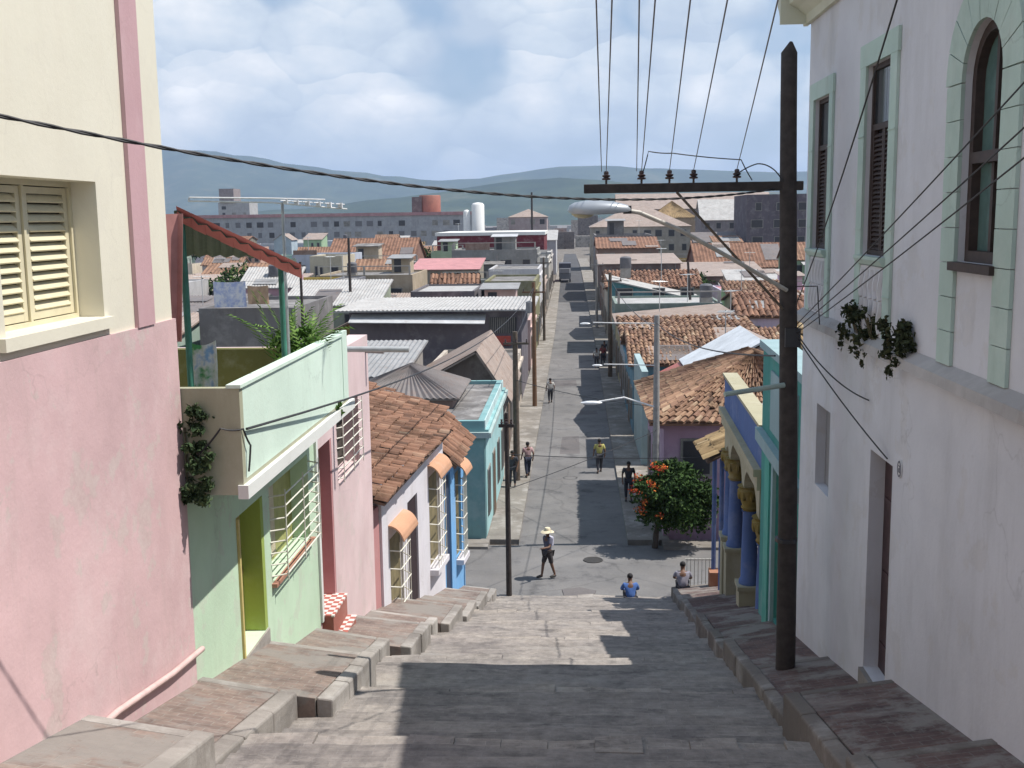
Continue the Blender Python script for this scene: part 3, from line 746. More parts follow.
# ================================================================== LEFT: pale pink house with tiled steps
m_pink2 = stucco('pale_pink_wall', (.70, .54, .54), .5, .16, (.52, .38, .37), peel=.3)
m_pink3 = stucco('shaded_pink_reveal', (.50, .25, .25), .2, .1)  # deeper pink carries the shade of the door recess in its colour
kh = thing('house', 'narrow pale pink house with barred upper window and checkered steps', 'house', (-8, 21, -8))
mb = MB(); wall_x(mb, -4.5, -4.9, 18.29, 23.45, -10.5, -2.45, [(18.38, 19.62, -6.9, -3.95), (20.1, 22.2, -4.95, -3.55)])
mb.box(-12, -4.9, 18.29, 18.6, -10.5, -2.7).box(-12, -4.9, 23.1, 23.45, -10.5, -2.7).box(-12, -11.7, 18.6, 23.1, -10.5, -2.7)
mb.build('wall', m_pink2, kh)
mb = MB(); mb.box(-11.7, -4.9, 18.6, 23.1, -2.85, -2.75); mb.build('roof', stucco('mossy_roof', (.26, .22, .10), .5, .3), kh)
mb = MB(); mb.box(-4.9, -4.503, 19.50, 19.618, -6.9, -3.96).box(-4.99, -4.905, 18.4, 19.6, -9, -3.9); mb.build('door_reveal', m_pink3, kh)
mb = MB(); mb.box(-4.503, -4.46, 18.29, 18.42, -7.0, -3.2); mb.build('door_frame', m_trimw, kh)
m_chk, nt, b = newmat('checkered_tile'); v = coords(nt)
ck = nd(nt, 'ShaderNodeTexChecker'); ck.inputs['Scale'].default_value = 9; ck.inputs['Color1'].default_value = (.70, .66, .62, 1); ck.inputs['Color2'].default_value = (.42, .13, .10, 1)
nt.links.new(v, ck.inputs['Vector']); nt.links.new(ck.outputs['Color'], b.inputs['Base Color']); b.inputs['Roughness'].default_value = .5
m_redstep = stucco('red_step', (.36, .14, .11), .2)
for z, x in ((-6.9, -4.30), (-7.32, -4.14)):
    s = MB(); s.box(-4.9, x, 18.4, 19.55, z - .9, z - .03); st = s.build('step', m_redstep, kh)
    s = MB(); s.box(-4.86, x + .02, 18.38, 19.57, z - .029, z + .004); s.build('step_tread', m_chk, st)
w = MB(); w.box(-4.88, -4.84, 20.1, 22.2, -4.95, -3.55); wf = w.build('window', plain('dark_room', (.06, .05, .04), .9), kh)
grille('grille', 20.1, 22.2, -4.93, -3.57, -4.5, .09, 7, kh, m_wmetal)
m_spout = plain('galvanised', (.45, .46, .46), .5, .2)
s = MB(); s.tube([(-4.7, 19.9, -2.34), (-3.05, 19.9, -2.36)], .055, 10); s.build('roof_spout', m_spout, kh, smooth=True)
s = MB(); s.tube([(-4.7, 23.2, -2.75), (-4.1, 23.2, -2.78)], .06, 10); s.build('roof_spout', plain('dull_pipe', (.22, .2, .2), .7), kh, smooth=True)

# ================================================================== LEFT: white and blue tile-roofed houses
W0, W1 = (-4.5, 23.6), (-3.62, 34.3)
WL = (Vector(W1) - Vector(W0)).length
m_chalk = stucco('chalk_white_wall', (.70, .68, .72), .4, .12)
m_blue = stucco('sky_blue_wall', (.19, .42, .72), .25, .12, (.2, .3, .45))
m_clayhood = stucco('orange_clay_hood', (.58, .33, .21), .3, .12)
m_tile = tinted('clay_tiles', TERRA)
SX = 7.6                                    # where white gives way to blue along the facade
hs = thing('house', 'low white house with red tile roof, orange window hoods and dark doorway', 'house', (-6, 27, -10))
mb = MB(); wall_p(mb, W0, W1, .35, -12.5, -6.05, [(-.1, .6, -14, -5), (1.25, 2.55, -9.7, -7.45), (3.1, 4.2, -10.35, -7.05), (5.6, 7.0, -9.6, -7.0), (SX, WL, -13, -5)])
pbox(mb, W0, W1, .6, .9, .35, 6.5, -12.5, -6.25); pbox(mb, W0, W1, SX - .3, SX - .003, .35, 6.5, -12.5, -6.25)
mb.build('wall', m_chalk, hs)
d = MB(); pbox(d, W0, W1, 3.1, 4.2, .05, .12, -10.4, -7.05); d.build('door', plain('doorway_dark_brown', (.03, .016, .02), .7), hs)
d = MB(); pbox(d, W0, W1, 2.95, 4.35, -.3, .3, -12, -10.36); d.build('doorstep', m_kerb, hs)
m_ctan = plain('tan_shutter', (.22, .185, .10), .7, 0, .3, 3)
def hooded(s0, s1, zb, zt, parent):
    w = MB(); pbox(w, W0, W1, s0, s1, .08, .14, zb, zt); wf = w.build('window', m_ctan, parent)
    w = MB(); pbox(w, W0, W1, s0 - .06, s1 + .06, -.24, .02, zb - .16, zb); w.build('sill', m_chalk, wf)
    w = MB()
    for i in range(5):
        z = zb + (zt - zb) * (i + .6) / 5.2; P = lambda s, n_: (Vector(W0) + (Vector(W1) - Vector(W0)).normalized() * s + Vector((-(W1[1] - W0[1]), W1[0] - W0[0])).normalized() * n_)
        w.tube([(*P(s0, 0), z), (*P(s0 + .15, -.22), z - .06), (*P(s1 - .15, -.22), z - .06), (*P(s1, 0), z)], .016, 5)
    for i in range(5):
        P2 = P(s0 + .15 + (s1 - s0 - .3) * i / 4, -.21); w.tube([(*P2, zb), (*P2, zt - .1)], .012, 5)
    w.build('grille', m_wmetal, wf)
    w = MB(); k = 8
    for i in range(k):
        a0 = i / k * 1.25; a1 = (i + 1) / k * 1.25
        for aa, bb in ((a0, a1),):
            n0, n1 = -.40 * math.sin(aa), -.40 * math.sin(bb); h0, h1 = .52 * math.cos(aa), .52 * math.cos(bb)
            q = []
            for th in (-.04, 0):
                for (s, n_, h_) in ((s0 - .1, n0, h0), (s1 + .1, n0, h0), (s1 + .1, n1, h1), (s0 - .1, n1, h1)):
                    p = P(s, n_ * (1 + th)); q.append((p.x, p.y, zt - .15 + h_ + th))
            w.hexa(q)
    w.build('hood', m_clayhood, wf, smooth=True)
hooded(1.25, 2.55, -9.75, -7.45, hs); hooded(5.6, 7.0, -9.6, -7.0, hs)
d_ = (Vector(W1) - Vector(W0)).normalized(); n_ = Vector((-d_.y, d_.x))
def WP(s, n, z): p = Vector(W0) + d_ * s + n_ * n; return (p.x, p.y, z)
rf = MB(); tiles(rf, WP(-.1, -.32, -6.18), WP(SX, -.32, -6.02), WP(-.1, 3.6, -5.1), WP(SX + .1, 3.4, -5.12), .2, .3, 1.5)
roof = rf.build('roof', m_tile, hs, tint=True)
rf = MB(); rf.slab([WP(-.1, -.28, -6.22), WP(SX, -.28, -6.06), WP(SX, 3.4, -5.16), WP(-.1, 3.6, -5.14)], .06); rf.slab([WP(-.1, 6.6, -6.1), WP(SX, 6.6, -6.1), WP(SX, 3.4, -5.16), WP(-.1, 3.6, -5.14)], .06)
rf.build('roof_boards', plain('old_boards', (.12, .08, .06), .9), roof)
mb = MB(); pbox(mb, W0, W1, -.12, .58, .06, .4, -13, -6.45); tag(mb.build('boundary_wall', m_pink3), 'rough dark pink wall between the pale pink house and the white house', 'wall')
hb = thing('house', 'bright blue corner house with tile roof at the foot of the stairs', 'house', (-5, 33, -11))
mb = MB(); wall_p(mb, W0, W1, .35, -13.4, -6.95, [(SX, SX + .003, -13, -12.9), (SX + .12, SX + 1.0, -11.6, -7.5), (9.35, 10.25, -10.5, -7.75), (0, SX, -14, -5)])
pbox(mb, W0, W1, WL - .3, WL, .35, 6.5, -13.4, -6.6)
mb.build('wall', m_blue, hb)
d = MB(); pbox(d, W0, W1, SX + .12, SX + 1.0, .05, .12, -11.6, -7.5); d.build('door', plain('navy_door', (.03, .05, .10), .6), hb)
d = MB(); pbox(d, W0, W1, SX + .05, SX + 1.1, -.25, .3, -13, -11.55); d.build('doorstep', m_kerb, hb)
hooded(9.35, 10.25, -10.5, -7.8, hb)
rf = MB(); tiles(rf, WP(SX + .1, -.42, -7.15), WP(WL + .25, -.38, -6.95), WP(SX + .1, .55, -6.25), WP(WL + .25, .55, -6.1), .2, .3, 1.7)
tiles(rf, WP(SX + .1, .5, -6.2), WP(WL + .3, .5, -6.05), WP(SX + .1, 3.4, -5.3), WP(WL + .2, 3.4, -5.15), .2, .3, 1.5)
roof = rf.build('roof', m_tile, hb, tint=True)
rf = MB(); rf.slab([WP(SX + .1, -.36, -7.2), WP(WL + .2, -.34, -7.0), WP(WL + .2, .55, -6.2), WP(SX + .1, .55, -6.35)], .05); rf.slab([WP(SX + .1, .5, -6.35), WP(WL + .2, .5, -6.2), WP(WL + .2, 3.4, -5.25), WP(SX + .1, 3.4, -5.4)], .05); rf.slab([WP(SX + .1, 6.6, -6.4), WP(WL + .2, 6.6, -6.4), WP(WL + .2, 3.4, -5.25), WP(SX + .1, 3.4, -5.4)], .05)
rf.build('roof_boards', plain('old_boards', (.12, .08, .06), .9), roof)
# ================================================================== RIGHT: teal house and blue portal house
P0, P1 = (3.62, 17.2), (4.22, 34.2)
d2 = (Vector(P1) - Vector(P0)).normalized(); n2 = Vector((d2.y, -d2.x))      # n2 points into the houses (+x)
def RP(s, n, z): p = Vector(P0) + d2 * s + n2 * n; return (p.x, p.y, z)
m_teal = stucco('teal_wall', (.08, .30, .27), .35, .16)
m_tealtrim = stucco('bright_teal_trim', (.10, .38, .31), .3, .12)
m_paleb = stucco('pale_blue_panel', (.30, .42, .44), .3, .12)
th = thing('house', 'teal house with bright green pilaster, wedged between white house and blue portal house', 'house', (8, 20, -8))
mb = MB(); wall_p(mb, P0, P1, -.4, -10.5, -2.65, [(2.1, 3.1, -7.6, -4.75), (5.2, 18, -12, 0)])
pbox(mb, P0, P1, 4.9, 5.2, -10, -.4, -10.5, -2.9); pbox(mb, P0, P1, .0, .3, -10, -.4, -10.5, -2.9)
mb.build('wall', m_teal, th)
mb = MB(); pbox(mb, P0, P1, .3, 4.9, -10, -.4, -3.3, -3.15); mb.build('roof', m_ledge, th)
mb = MB(); pbox(mb, P0, P1, 3.45, 4.05, .002, .09, -10, -4.6); mb.build('pilaster', m_tealtrim, th)
mb = MB(); pbox(mb, P0, P1, .0, 5.2, .002, .14, -4.55, -4.3); pbox(mb, P0, P1, 0, 5.2, -.45, .08, -2.65, -2.5); mb.build('cornice', m_paleb, th)
mb = MB(); pbox(mb, P0, P1, .8, 3.9, .002, .03, -4.1, -2.95); mb.build('panel', m_paleb, th)
mb = MB(); pbox(mb, P0, P1, 1.9, 2.1, .002, .07, -8.5, -4.6); pbox(mb, P0, P1, 3.1, 3.3, .002, .07, -8.5, -4.6); mb.build('door_frame', m_paleb, th)
mb = MB(); pbox(mb, P0, P1, 2.1, 3.1, -.3, -.25, -7.9, -4.75); mb.build('door', plain('sage_door', (.20, .30, .16), .6), th)

m_pblue = stucco('portal_blue', (.11, .17, .36), .3, .14)
m_pcream = stucco('portal_cream', (.42, .39, .27), .4, .16)
m_ochre = stucco('ochre_capital', (.24, .18, .055), .3, .2)
bh = thing('house', 'blue and cream portal house with round columns and ochre capitals, right of the stairs', 'house', (8, 27, -9))
S0, S1 = 5.22, 12.9
mb = MB(); pbox(mb, P0, P1, S0, S1, -.3, 0, -5.2, -4.35); mb.build('parapet', m_pblue, bh)
mb = MB(); pbox(mb, P0, P1, S0, S1, -.33, .06, -4.347, -4.27); pbox(mb, P0, P1, S0, S1, -.5, .16, -5.36, -5.203); pbox(mb, P0, P1, S0, S1, -.45, .08, -5.65, -5.363); mb.build('cornice', m_pcream, bh)
cols = [5.75, 8.5, 11.55, 12.65]
mb = MB()
for a, b in zip(cols, cols[1:]):            # arches between the columns
    mid, r_ = (a + b) / 2, (b - a) / 2 - .22
    top = -5.653
    arc = [(mid + r_ * math.cos(t_), -6.35 + min(.62, r_ * .55) * math.sin(t_)) for t_ in [math.pi * i / 12 for i in range(13)]]
    for q in range(12):
        (s_a, z_a), (s_b, z_b) = arc[q + 1], arc[q]
        mb.hexa([RP(s_a, .02, z_a), RP(s_b, .02, z_b), RP(s_b, .38, z_b), RP(s_a, .38, z_a), RP(s_a, .02, top), RP(s_b, .02, top), RP(s_b, .38, top), RP(s_a, .38, top)])
for c in cols: pbox(mb, P0, P1, c - .22, c + .22, -.38, -.02, -6.35, -5.653)
mb.build('arcade', m_pcream, bh)
for c in cols:
    p = RP(c, .2, 0); zb = zs(p[1]) + .35
    m = MB(); m.lathe((p[0], p[1], -8.75), [(.24, 0), (.24, .08), (.20, .14), (.19, .9), (.165, 1.75), (.2, 1.8)], 16); co = m.build('column', m_pblue, bh, smooth=True)
    m = MB(); m.lathe((p[0], p[1], -6.95), [(.17, 0), (.22, .08), (.19, .14), (.26, .34), (.31, .50), (.26, .55), (.31, .6)], 12)
    for k in range(8):
        a = k * math.pi / 4; m.ell((p[0] + .25 * math.cos(a), p[1] + .25 * math.sin(a), -6.55), (.06, .06, .14), 6, 5)
    m.build('capital', m_ochre, co, smooth=True)
    m = MB(); pbox(m, P0, P1, c - .28, c + .28, -.46, .06, zb - 1.2, -8.85); pbox(m, P0, P1, c - .33, c + .33, -.52, .1, -8.85, -8.752); m.build('pedestal', m_pcream, co)
mb = MB(); pbox(mb, P0, P1, S0, S1, -2.9, -2.6, -13, -4.6); pbox(mb, P0, P1, S1 - .05, S1 + .2, -9, -2.6, -13, -4.6); pbox(mb, P0, P1, S0, S0 + .2, -9, -2.9, -11, -4.6)
mb.build('inner_wall', stucco('portal_inner_wall', (.20, .20, .36), .3), bh)
for s in (7.1, 10.0, 12.4):
    m = MB(); pbox(m, P0, P1, s - .45, s + .45, -2.6, -2.55, -9.3, -6.7); m.build('door', plain('portal_door', (.08, .05, .04), .6), bh)
mb = MB(); mb.slab([RP(S0, .45, -10.0 + 1.1), RP(S0 + 4, .45, -9.2), RP(S0 + 4, 2.6, -9.2), RP(S0, 2.6, -8.9)], .8); mb.slab([RP(S0 + 4, .45, -10.0), RP(S1, .45, -10.1), RP(S1, 2.6, -10.1), RP(S0 + 4, 2.6, -10.0)], 1.4)
mb.build('porch_floor', m_pave, bh)
mb = MB(); pbox(mb, P0, P1, S0, S1, -2.6, -.3, -5.3, -5.12); mb.build('roof', m_ledge, bh)
m_oldtile = tinted('old_clay_tiles', OLDTILE)
mb = MB(); tiles(mb, RP(S0, 2.6, -4.75), RP(S1, 2.6, -4.75), RP(S0, 5.6, -3.9), RP(S1, 5.6, -3.9), .24, .38); mb.build('tile_roof', m_oldtile, bh, tint=True)
m_yeltile = tinted('yellowed_clay_tiles', YELTILE)
pr = thing('porch', 'tiled lean-to porch on thin blue posts at the corner by the flowering tree', 'porch', (4.6, 32.5, -11.5))
mb = MB(); tiles(mb, RP(13.0, -.5, -6.75), RP(17.0, -.5, -7.1), RP(13.0, 2.2, -5.35), RP(17.0, 2.2, -5.75), .3, .42, 1.4); rfp = mb.build('roof', m_yeltile, pr, tint=True)
mb = MB(); mb.slab([RP(13.0, -.45, -6.81), RP(17, -.45, -7.16), RP(17, 2.2, -5.82), RP(13.0, 2.2, -5.42)], .05); mb.build('roof_boards', plain('old_boards', (.12, .08, .06), .9), rfp)
for s, n in ((14.3, .1), (16.6, .1), (16.8, 1.9)):
    m = MB(); x, y, _ = RP(s, n, 0); m.tube([(x, y, zs(y) - .3), (x, y, -7.05 + n * .5)], .07, 8); m.build('post', m_pblue, pr, smooth=True)
mb = MB(); pbox(mb, P0, P1, 16.2, 16.7, -1.1, .05, -13, -11.05); tag(mb.build('low_wall', stucco('orange_brown_wall', (.36, .17, .10), .3)), 'low orange-brown wall at the right end of the stairs', 'wall')
fn = thing('railing', 'white bar railing behind the seated person in grey, at the stair foot', 'railing', (4.0, 34.5, -12.2))
f = MB()
for i in range(8): f.tube([(3.55 + i * .12, 34.5, -12.4), (3.55 + i * .12, 34.5, -10.95)], .015, 5)
f.build('bars', m_wmetal, fn)
for z in (-12.1, -11.0):
    f = MB(); f.box(3.5, 4.45, 34.485, 34.515, z, z + .05); f.build('rail', m_wmetal, fn)

# ================================================================== TOWN houses
PALETTE = {}
def wm(col, stain=.4): 
    k = 'wall_%d_%d_%d' % tuple(int(c * 100) for c in col)
    return stucco(k, col, stain, .16, cracks=False)
M_ZINC = metalsheet('pale_zinc', (.52, .53, .54)); M_WZINC = metalsheet('white_zinc', (.43, .42, .405), .45); M_RUST = metalsheet('rusty_zinc', (.34, .27, .23), .7)
M_REDS = metalsheet('red_sheet', (.42, .14, .12), .3); M_GREYR = stucco('grey_concrete_roof', (.21, .20, .195), .8, .4); M_DARKR = metalsheet('dark_sheet', (.17, .15, .145), .4)
M_PINKR = metalsheet('pink_sheet', (.52, .24, .24), .15); M_DGLASS = plain('dark_window', (.035, .035, .042), .35); M_FRAME = plain('window_frame', (.24, .23, .21), .7, 0, .4, .7)
ROOFM = {'zinc': M_ZINC, 'wzinc': M_WZINC, 'rust': M_RUST, 'red': M_REDS, 'grey': M_GREYR, 'dark': M_DARKR, 'dull': metalsheet('dull_zinc', (.30, .30, .30), .3), 'pink': M_PINKR, 'tile': m_tile, 'old': m_oldtile, 'yel': m_yeltile}
BOXES = []; fr2 = random.Random(3)
def clutter(t, x0, x1, y0, y1, zt, zr, style, wcol):
    W = x1 - x0; g = fr2
    if style == 'flat' and W > 4.5:
        if g.random() < .35:
            w_ = g.uniform(2, min(4, W * .5)); xa = g.uniform(x0 + .4, x1 - w_ - .4); ya = g.uniform(y0 + 1.5, max(y0 + 1.6, y1 - 3.5)); h = g.uniform(1.5, 2.4)
            m = MB(); m.box(xa, xa + w_, ya, min(y1 - .3, ya + 3), zt, zr + h); rr_ = m.build('roof_room', wm(sc(wcol, g.uniform(.6, 1.2))), t)
            m = MB(); m.slab([(xa - .4, ya - .9, zr + h - .05), (xa + w_ + .3, ya - .9, zr + h - .05), (xa + w_ + .3, min(y1, ya + 3.3), zr + h + .25), (xa - .4, min(y1, ya + 3.3), zr + h + .25)], .07); m.build('room_roof', ROOFM[g.choice(('zinc', 'rust', 'grey', 'dull'))], rr_)
            m = MB(); m.box(xa + .3, xa + 1.1, ya - .03, ya + .02, zr - .1, zr + min(h - .2, 1.9)); m.build('room_door', M_DGLASS, rr_)
        if g.random() < .5:
            xa = g.uniform(x0, x0 + W * .5); m = MB(); m.box(xa, xa + W * g.uniform(.2, .45), y0 - .004, y0 + .2, zr, zr + g.uniform(.4, 1.0)); m.build('raised_parapet', wm((.27, .19, .15), .6), t)
        if g.random() < .5:
            n = g.randint(2, 4); m = MB()
            for i in range(n): m.box(x0 + .3 + (W - .6) * i / (n - 1) - .1, x0 + .3 + (W - .6) * i / (n - 1) + .1, y0 + .02, y0 + .2, zr, zr + .9)
            m.box(x0 + .2, x1 - .2, y0 + .05, y0 + .17, zr + .9, zr + 1.0); m.build('roof_rail', wm((.4, .38, .35)), t)
    if style in ('gablex', 'shed') and g.random() < .75:
        yb = (y0 + y1) / 2 if style == 'gablex' else y1; k = (zr - zt) / (yb - y0)
        for _ in range(g.randint(1, 3)):
            xa = g.uniform(x0, x1 - 1.5); w_ = g.uniform(1.2, 3.0); ya = g.uniform(y0, yb - 1.2); d_h = g.uniform(1.2, yb - y0) * .7; e = .16
            f = lambda yy: zt + k * (yy - y0) + e
            m = MB(); m.slab([(xa, ya, f(ya)), (min(x1, xa + w_), ya, f(ya)), (min(x1, xa + w_), min(yb, ya + d_h), f(min(yb, ya + d_h))), (xa + g.uniform(-.2, .2), min(yb, ya + d_h), f(min(yb, ya + d_h)))], .05)
            m.build('roof_patch', ROOFM[g.choice(('rust', 'rust', 'dull', 'dark'))], t)
    if g.random() < .4 and W > 5:
        w_ = g.uniform(2.5, W * .6); xa = g.uniform(x0, x1 - w_); zt_ = zt - g.uniform(.6, 1.8)
        m = MB(); m.box(xa, xa + w_, y0 - 1.6, y0, zt - 6, zt_); an_ = m.build('annex', wm(sc(wcol, g.uniform(.55, 1.1))), t)
        m = MB(); m.slab([(xa - .2, y0 - 1.9, zt_ - .02), (xa + w_ + .2, y0 - 1.9, zt_ - .02), (xa + w_ + .2, y0 - .004, zt_ + .35), (xa - .2, y0 - .004, zt_ + .35)], .06); m.build('annex_roof', ROOFM[g.choice(('zinc', 'rust', 'wzinc', 'dull', 'dark', 'red', 'grey'))], an_)
    if g.random() < .5:
        xa = g.uniform(x0 + .5, x1 - .5); m = MB(); m.tube([(xa, y0 - .08, zt - 4), (xa, y0 - .08, zt - .1)], .06, 6); m.build('downpipe', plain('dull_pipe', (.22, .2, .2), .7), t)
def house(label, x0, x1, y0, y1, zt, style, zr, wcol, rkind, wins=None, side=0, cat='house', name='house', doors=True, overhang=.3, group=None, stain=.55, apex=None, clut=True):
    """zt eave height, zr ridge or back height; wins=(columns, rows) on the face towards the stairs; side=+1/-1: facade on +x / -x gets doors and windows"""
    BOXES.append((x0, x1, y0, y1, zt))
    zb = min(zterr(0, max(y0, 35)), zterr(0, y1)) - .7
    t = thing(name, label, cat, ((x0 + x1) / 2, (y0 + y1) / 2, zb + .7), group)
    wmat = wm(wcol, stain); rmat = ROOFM[rkind]; tiled = rkind in ('tile', 'old', 'yel')
    w = MB(); xm, ym = apex if apex is not None else (x0 + x1) / 2, (y0 + y1) / 2; e = overhang
    if style == 'flat':
        w.box(x0, x1, y0, y1, zb, zt)
        pb = .25
        w.box(x0, x1, y0, y0 + pb, zt, zr).box(x0, x1, y1 - pb, y1, zt, zr).box(x0, x0 + pb, y0 + pb, y1 - pb, zt, zr).box(x1 - pb, x1, y0 + pb, y1 - pb, zt, zr)
    elif style == 'gabley': w.prism([(x0, zb), (x1, zb), (x1, zt), (xm, zr), (x0, zt)], 'y', y0, y1)
    elif style == 'gablex': w.prism([(y0, zb), (y1, zb), (y1, zt), (ym, zr), (y0, zt)], 'x', x0, x1)
    elif style == 'shed': w.prism([(y0, zb), (y1, zb), (y1, zr), (y0, zt)], 'x', x0, x1)
    elif style == 'shedx': w.prism([(x0, zb), (x1, zb), (x1, zr), (x0, zt)], 'y', y0, y1)
    else: w.box(x0, x1, y0, y1, zb, zt)
    wall = w.build('wall', wmat, t)
    r = MB(); E = e
    def plane(a, b, c, d):                  # a-b eave, d-c upper edge
        if tiled:
            if y0 < 130: tiles(r, a, b, d, c, .26 if y0 < 70 else .42, .45 if y0 < 70 else .7)
            else: corrug(r, a, b, d, c, .5, .06, .05, .5)
            r.slab([Vector(q) - Vector((0, 0, .03)) for q in (a, b, c, d)], .08, .35)
        else:
            if y0 < 130: corrug(r, a, b, d, c, .28, .03, .02); 
            r.slab([Vector(q) - Vector((0, 0, .04 if y0 < 130 else 0)) for q in (a, b, c, d)], .07)
    up = .06
    if style == 'flat': r.box(x0 + .25, x1 - .25, y0 + .25, y1 - .25, zt, zr - fr2.uniform(.12, .3))
    elif style == 'gabley':
        k = (zr - zt) / (xm - x0); k2 = (zr - zt) / (x1 - xm)
        plane((x0 - E, y0 - E, zt - E * k + up), (x0 - E, y1 + E, zt - E * k + up), (xm, y1 + E, zr + up), (xm, y0 - E, zr + up))
        plane((x1 + E, y1 + E, zt - E * k2 + up), (x1 + E, y0 - E, zt - E * k2 + up), (xm, y0 - E, zr + up), (xm, y1 + E, zr + up))
    elif style == 'gablex':
        k = (zr - zt) / (ym - y0)
        plane((x0 - E, y0 - E, zt - E * k + up), (x1 + E, y0 - E, zt - E * k + up), (x1 + E, ym, zr + up), (x0 - E, ym, zr + up))
        plane((x1 + E, y1 + E, zt - E * k + up), (x0 - E, y1 + E, zt - E * k + up), (x0 - E, ym, zr + up), (x1 + E, ym, zr + up))
    elif style == 'shed':
        k = (zr - zt) / (y1 - y0); plane((x0 - E, y0 - E, zt - E * k + up), (x1 + E, y0 - E, zt - E * k + up), (x1 + E, y1 + E, zr + E * k + up), (x0 - E, y1 + E, zr + E * k + up))
    elif style == 'shedx':
        k = (zr - zt) / (x1 - x0); plane((x0 - E, y1 + E, zt - E * k + up), (x0 - E, y0 - E, zt - E * k + up), (x1 + E, y0 - E, zr + E * k + up), (x1 + E, y1 + E, zr + E * k + up))
    elif style == 'hip':
        h = min(x1 - x0, y1 - y0) / 2 * .98
        if (x1 - x0) >= (y1 - y0): ra, rb = (x0 + h, ym, zr), (x1 - h, ym, zr)
        else: ra, rb = (xm, y0 + h, zr), (xm, y1 - h, zr)
        c = [(x0 - E, y0 - E, zt), (x1 + E, y0 - E, zt), (x1 + E, y1 + E, zt), (x0 - E, y1 + E, zt)]
        if (x1 - x0) >= (y1 - y0): quads = [(c[0], c[1], rb, ra), (c[2], c[3], ra, rb), (c[3], c[0], ra, ra), (c[1], c[2], rb, rb)]
        else: quads = [(c[0], c[1], ra, ra), (c[2], c[3], rb, rb), (c[3], c[0], ra, rb), (c[1], c[2], rb, ra)]
        for a, b, cc, dd in quads: plane(a, b, cc, dd)
    r.build('roof', rmat, t, tint=tiled)
    if y0 < 215 and clut: clutter(t, x0, x1, y0, y1, zt, zr, style, wcol)
    if wins:
        nc, nr = wins; H = (zt if style != 'flat' else zr) - (zb + .7); ww = 1
        for i in range(nc):
            for j in range(nr):
                x = x0 + (x1 - x0) * (i + .5) / nc + rnd.uniform(-.2, .2); z = zt - .9 - j * 3.0 - .55
                if z < zb + .9 or (y0 > 200 and fr2.random() < .22): continue
                ww = min(1.6, (x1 - x0) / nc * .45) * fr2.uniform(.6, 1.25)
                f = MB(); f.box(x - ww / 2 - .1, x + ww / 2 + .1, y0 - .06, y0 + .02, z - .75, z + .75); f = f.build('window', M_FRAME, t)
                if y0 < 260: p = MB(); p.box(x - ww / 2, x + ww / 2, y0 - .075, y0 - .04, z - .65, z + .65); p.build('pane', M_DGLASS, f)
                else: f.data.materials[0] = fr2.choice((M_DGLASS, M_FRAME, plain('grey_blind', (.15, .15, .16), .7)))
    if side:
        xf = x1 if side > 0 else x0; s = side; zf = max(zroad(y0), zroad(y1)) + .15; nn = max(2, int((y1 - y0) / 2.6))
        for i in range(nn):
            y = y0 + (y1 - y0) * (i + .5) / nn; isd = i % 3 == 1 and doors
            h0, h1 = (zf, zf + 2.6) if isd else (zf + .7, zf + 2.5)
            f = MB(); f.box(min(xf, xf + s * .07), max(xf, xf + s * .07), y - .62, y + .62, h0, h1 + .1)
            f = f.build('door' if isd else 'window', M_FRAME, t)
            p = MB(); p.box(min(xf + s * .06, xf + s * .085), max(xf + s * .06, xf + s * .085), y - .48, y + .48, h0, h1)
            p.build('door_leaf' if isd else 'pane', plain('brown_leaf', (.13, .08, .05), .7) if isd else M_DGLASS, f)
        c = MB(); c.box(min(xf, xf + s * .16), max(xf, xf + s * .16), y0 + .05, y1 - .05, min(zt, zt) - .32, zt - .1); c.build('cornice', wm(sc(wcol, 1.15)), t)
    return t

# ---- turquoise corner house and what stands right behind it
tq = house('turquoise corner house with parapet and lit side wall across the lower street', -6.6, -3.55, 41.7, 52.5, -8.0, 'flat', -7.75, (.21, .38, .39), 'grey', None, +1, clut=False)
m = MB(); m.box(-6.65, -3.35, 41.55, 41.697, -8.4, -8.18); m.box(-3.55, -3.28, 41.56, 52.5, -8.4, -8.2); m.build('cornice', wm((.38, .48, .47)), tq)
m = MB(); m.box(-3.546, -3.52, 41.9, 52.3, -12.4, -8.42); m.build('facade', wm((.36, .58, .59), .3), tq)  # paler plate on the sunlit side, the sunlight put into its colour
m = MB(); m.box(-3.547, -3.51, 41.72, 52.48, -8.1, -7.73); m.build('lit_facade_parapet', wm((.50, .64, .64), .3), tq)  # parapet of the same side, paler to carry the sunlight too
m = MB(); m.box(-7.0, -5.8, 41.62, 41.69, -12.4, -9.9); m.build('door', plain('teal_door', (.06, .15, .15), .6), tq)
house('grey gabled tin-roofed house behind the turquoise corner house', -8.2, -3.7, 54.0, 63.0, -8.3, 'gabley', -6.5, (.20, .16, .14), 'rust', (2, 1), +1, overhang=.5, apex=-4.9)
house('small house with a brown pyramid roof, left of the grey gabled house', -9.4, -5.2, 45.6, 50.5, -7.45, 'hip', -6.35, (.30, .22, .2), 'dark', None)
house('pale zinc-roofed shack below the long dark shed', -17, -9.0, 55, 64, -7.9, 'shed', -7.15, (.30, .28, .26), 'dull', None)
sh = house('long dark grey shed with a bright white corrugated roof', -15.8, -3.75, 76, 86, -6.25, 'shed', -6.2, (.155, .14, .16), 'wzinc', None, 0, 'shed', 'shed', overhang=.9, clut=False)
m = MB(); m.slab([(-15.6, 74.6, -6.95), (-6.2, 74.6, -7.1), (-6.2, 76, -6.6), (-15.6, 76, -6.5)], .05); m.build('canopy', M_ZINC, sh)
wg = MB(); wg.box(-6.0, -4.1, 75.9, 76, -7.9, -6.8); wg = wg.build('window', M_DGLASS, sh)
g = MB()
for i in range(14): g.box(-5.95 + i * .13, -5.91 + i * .13, 75.86, 75.9, -7.9, -6.8)
g.build('grille', M_FRAME, wg)
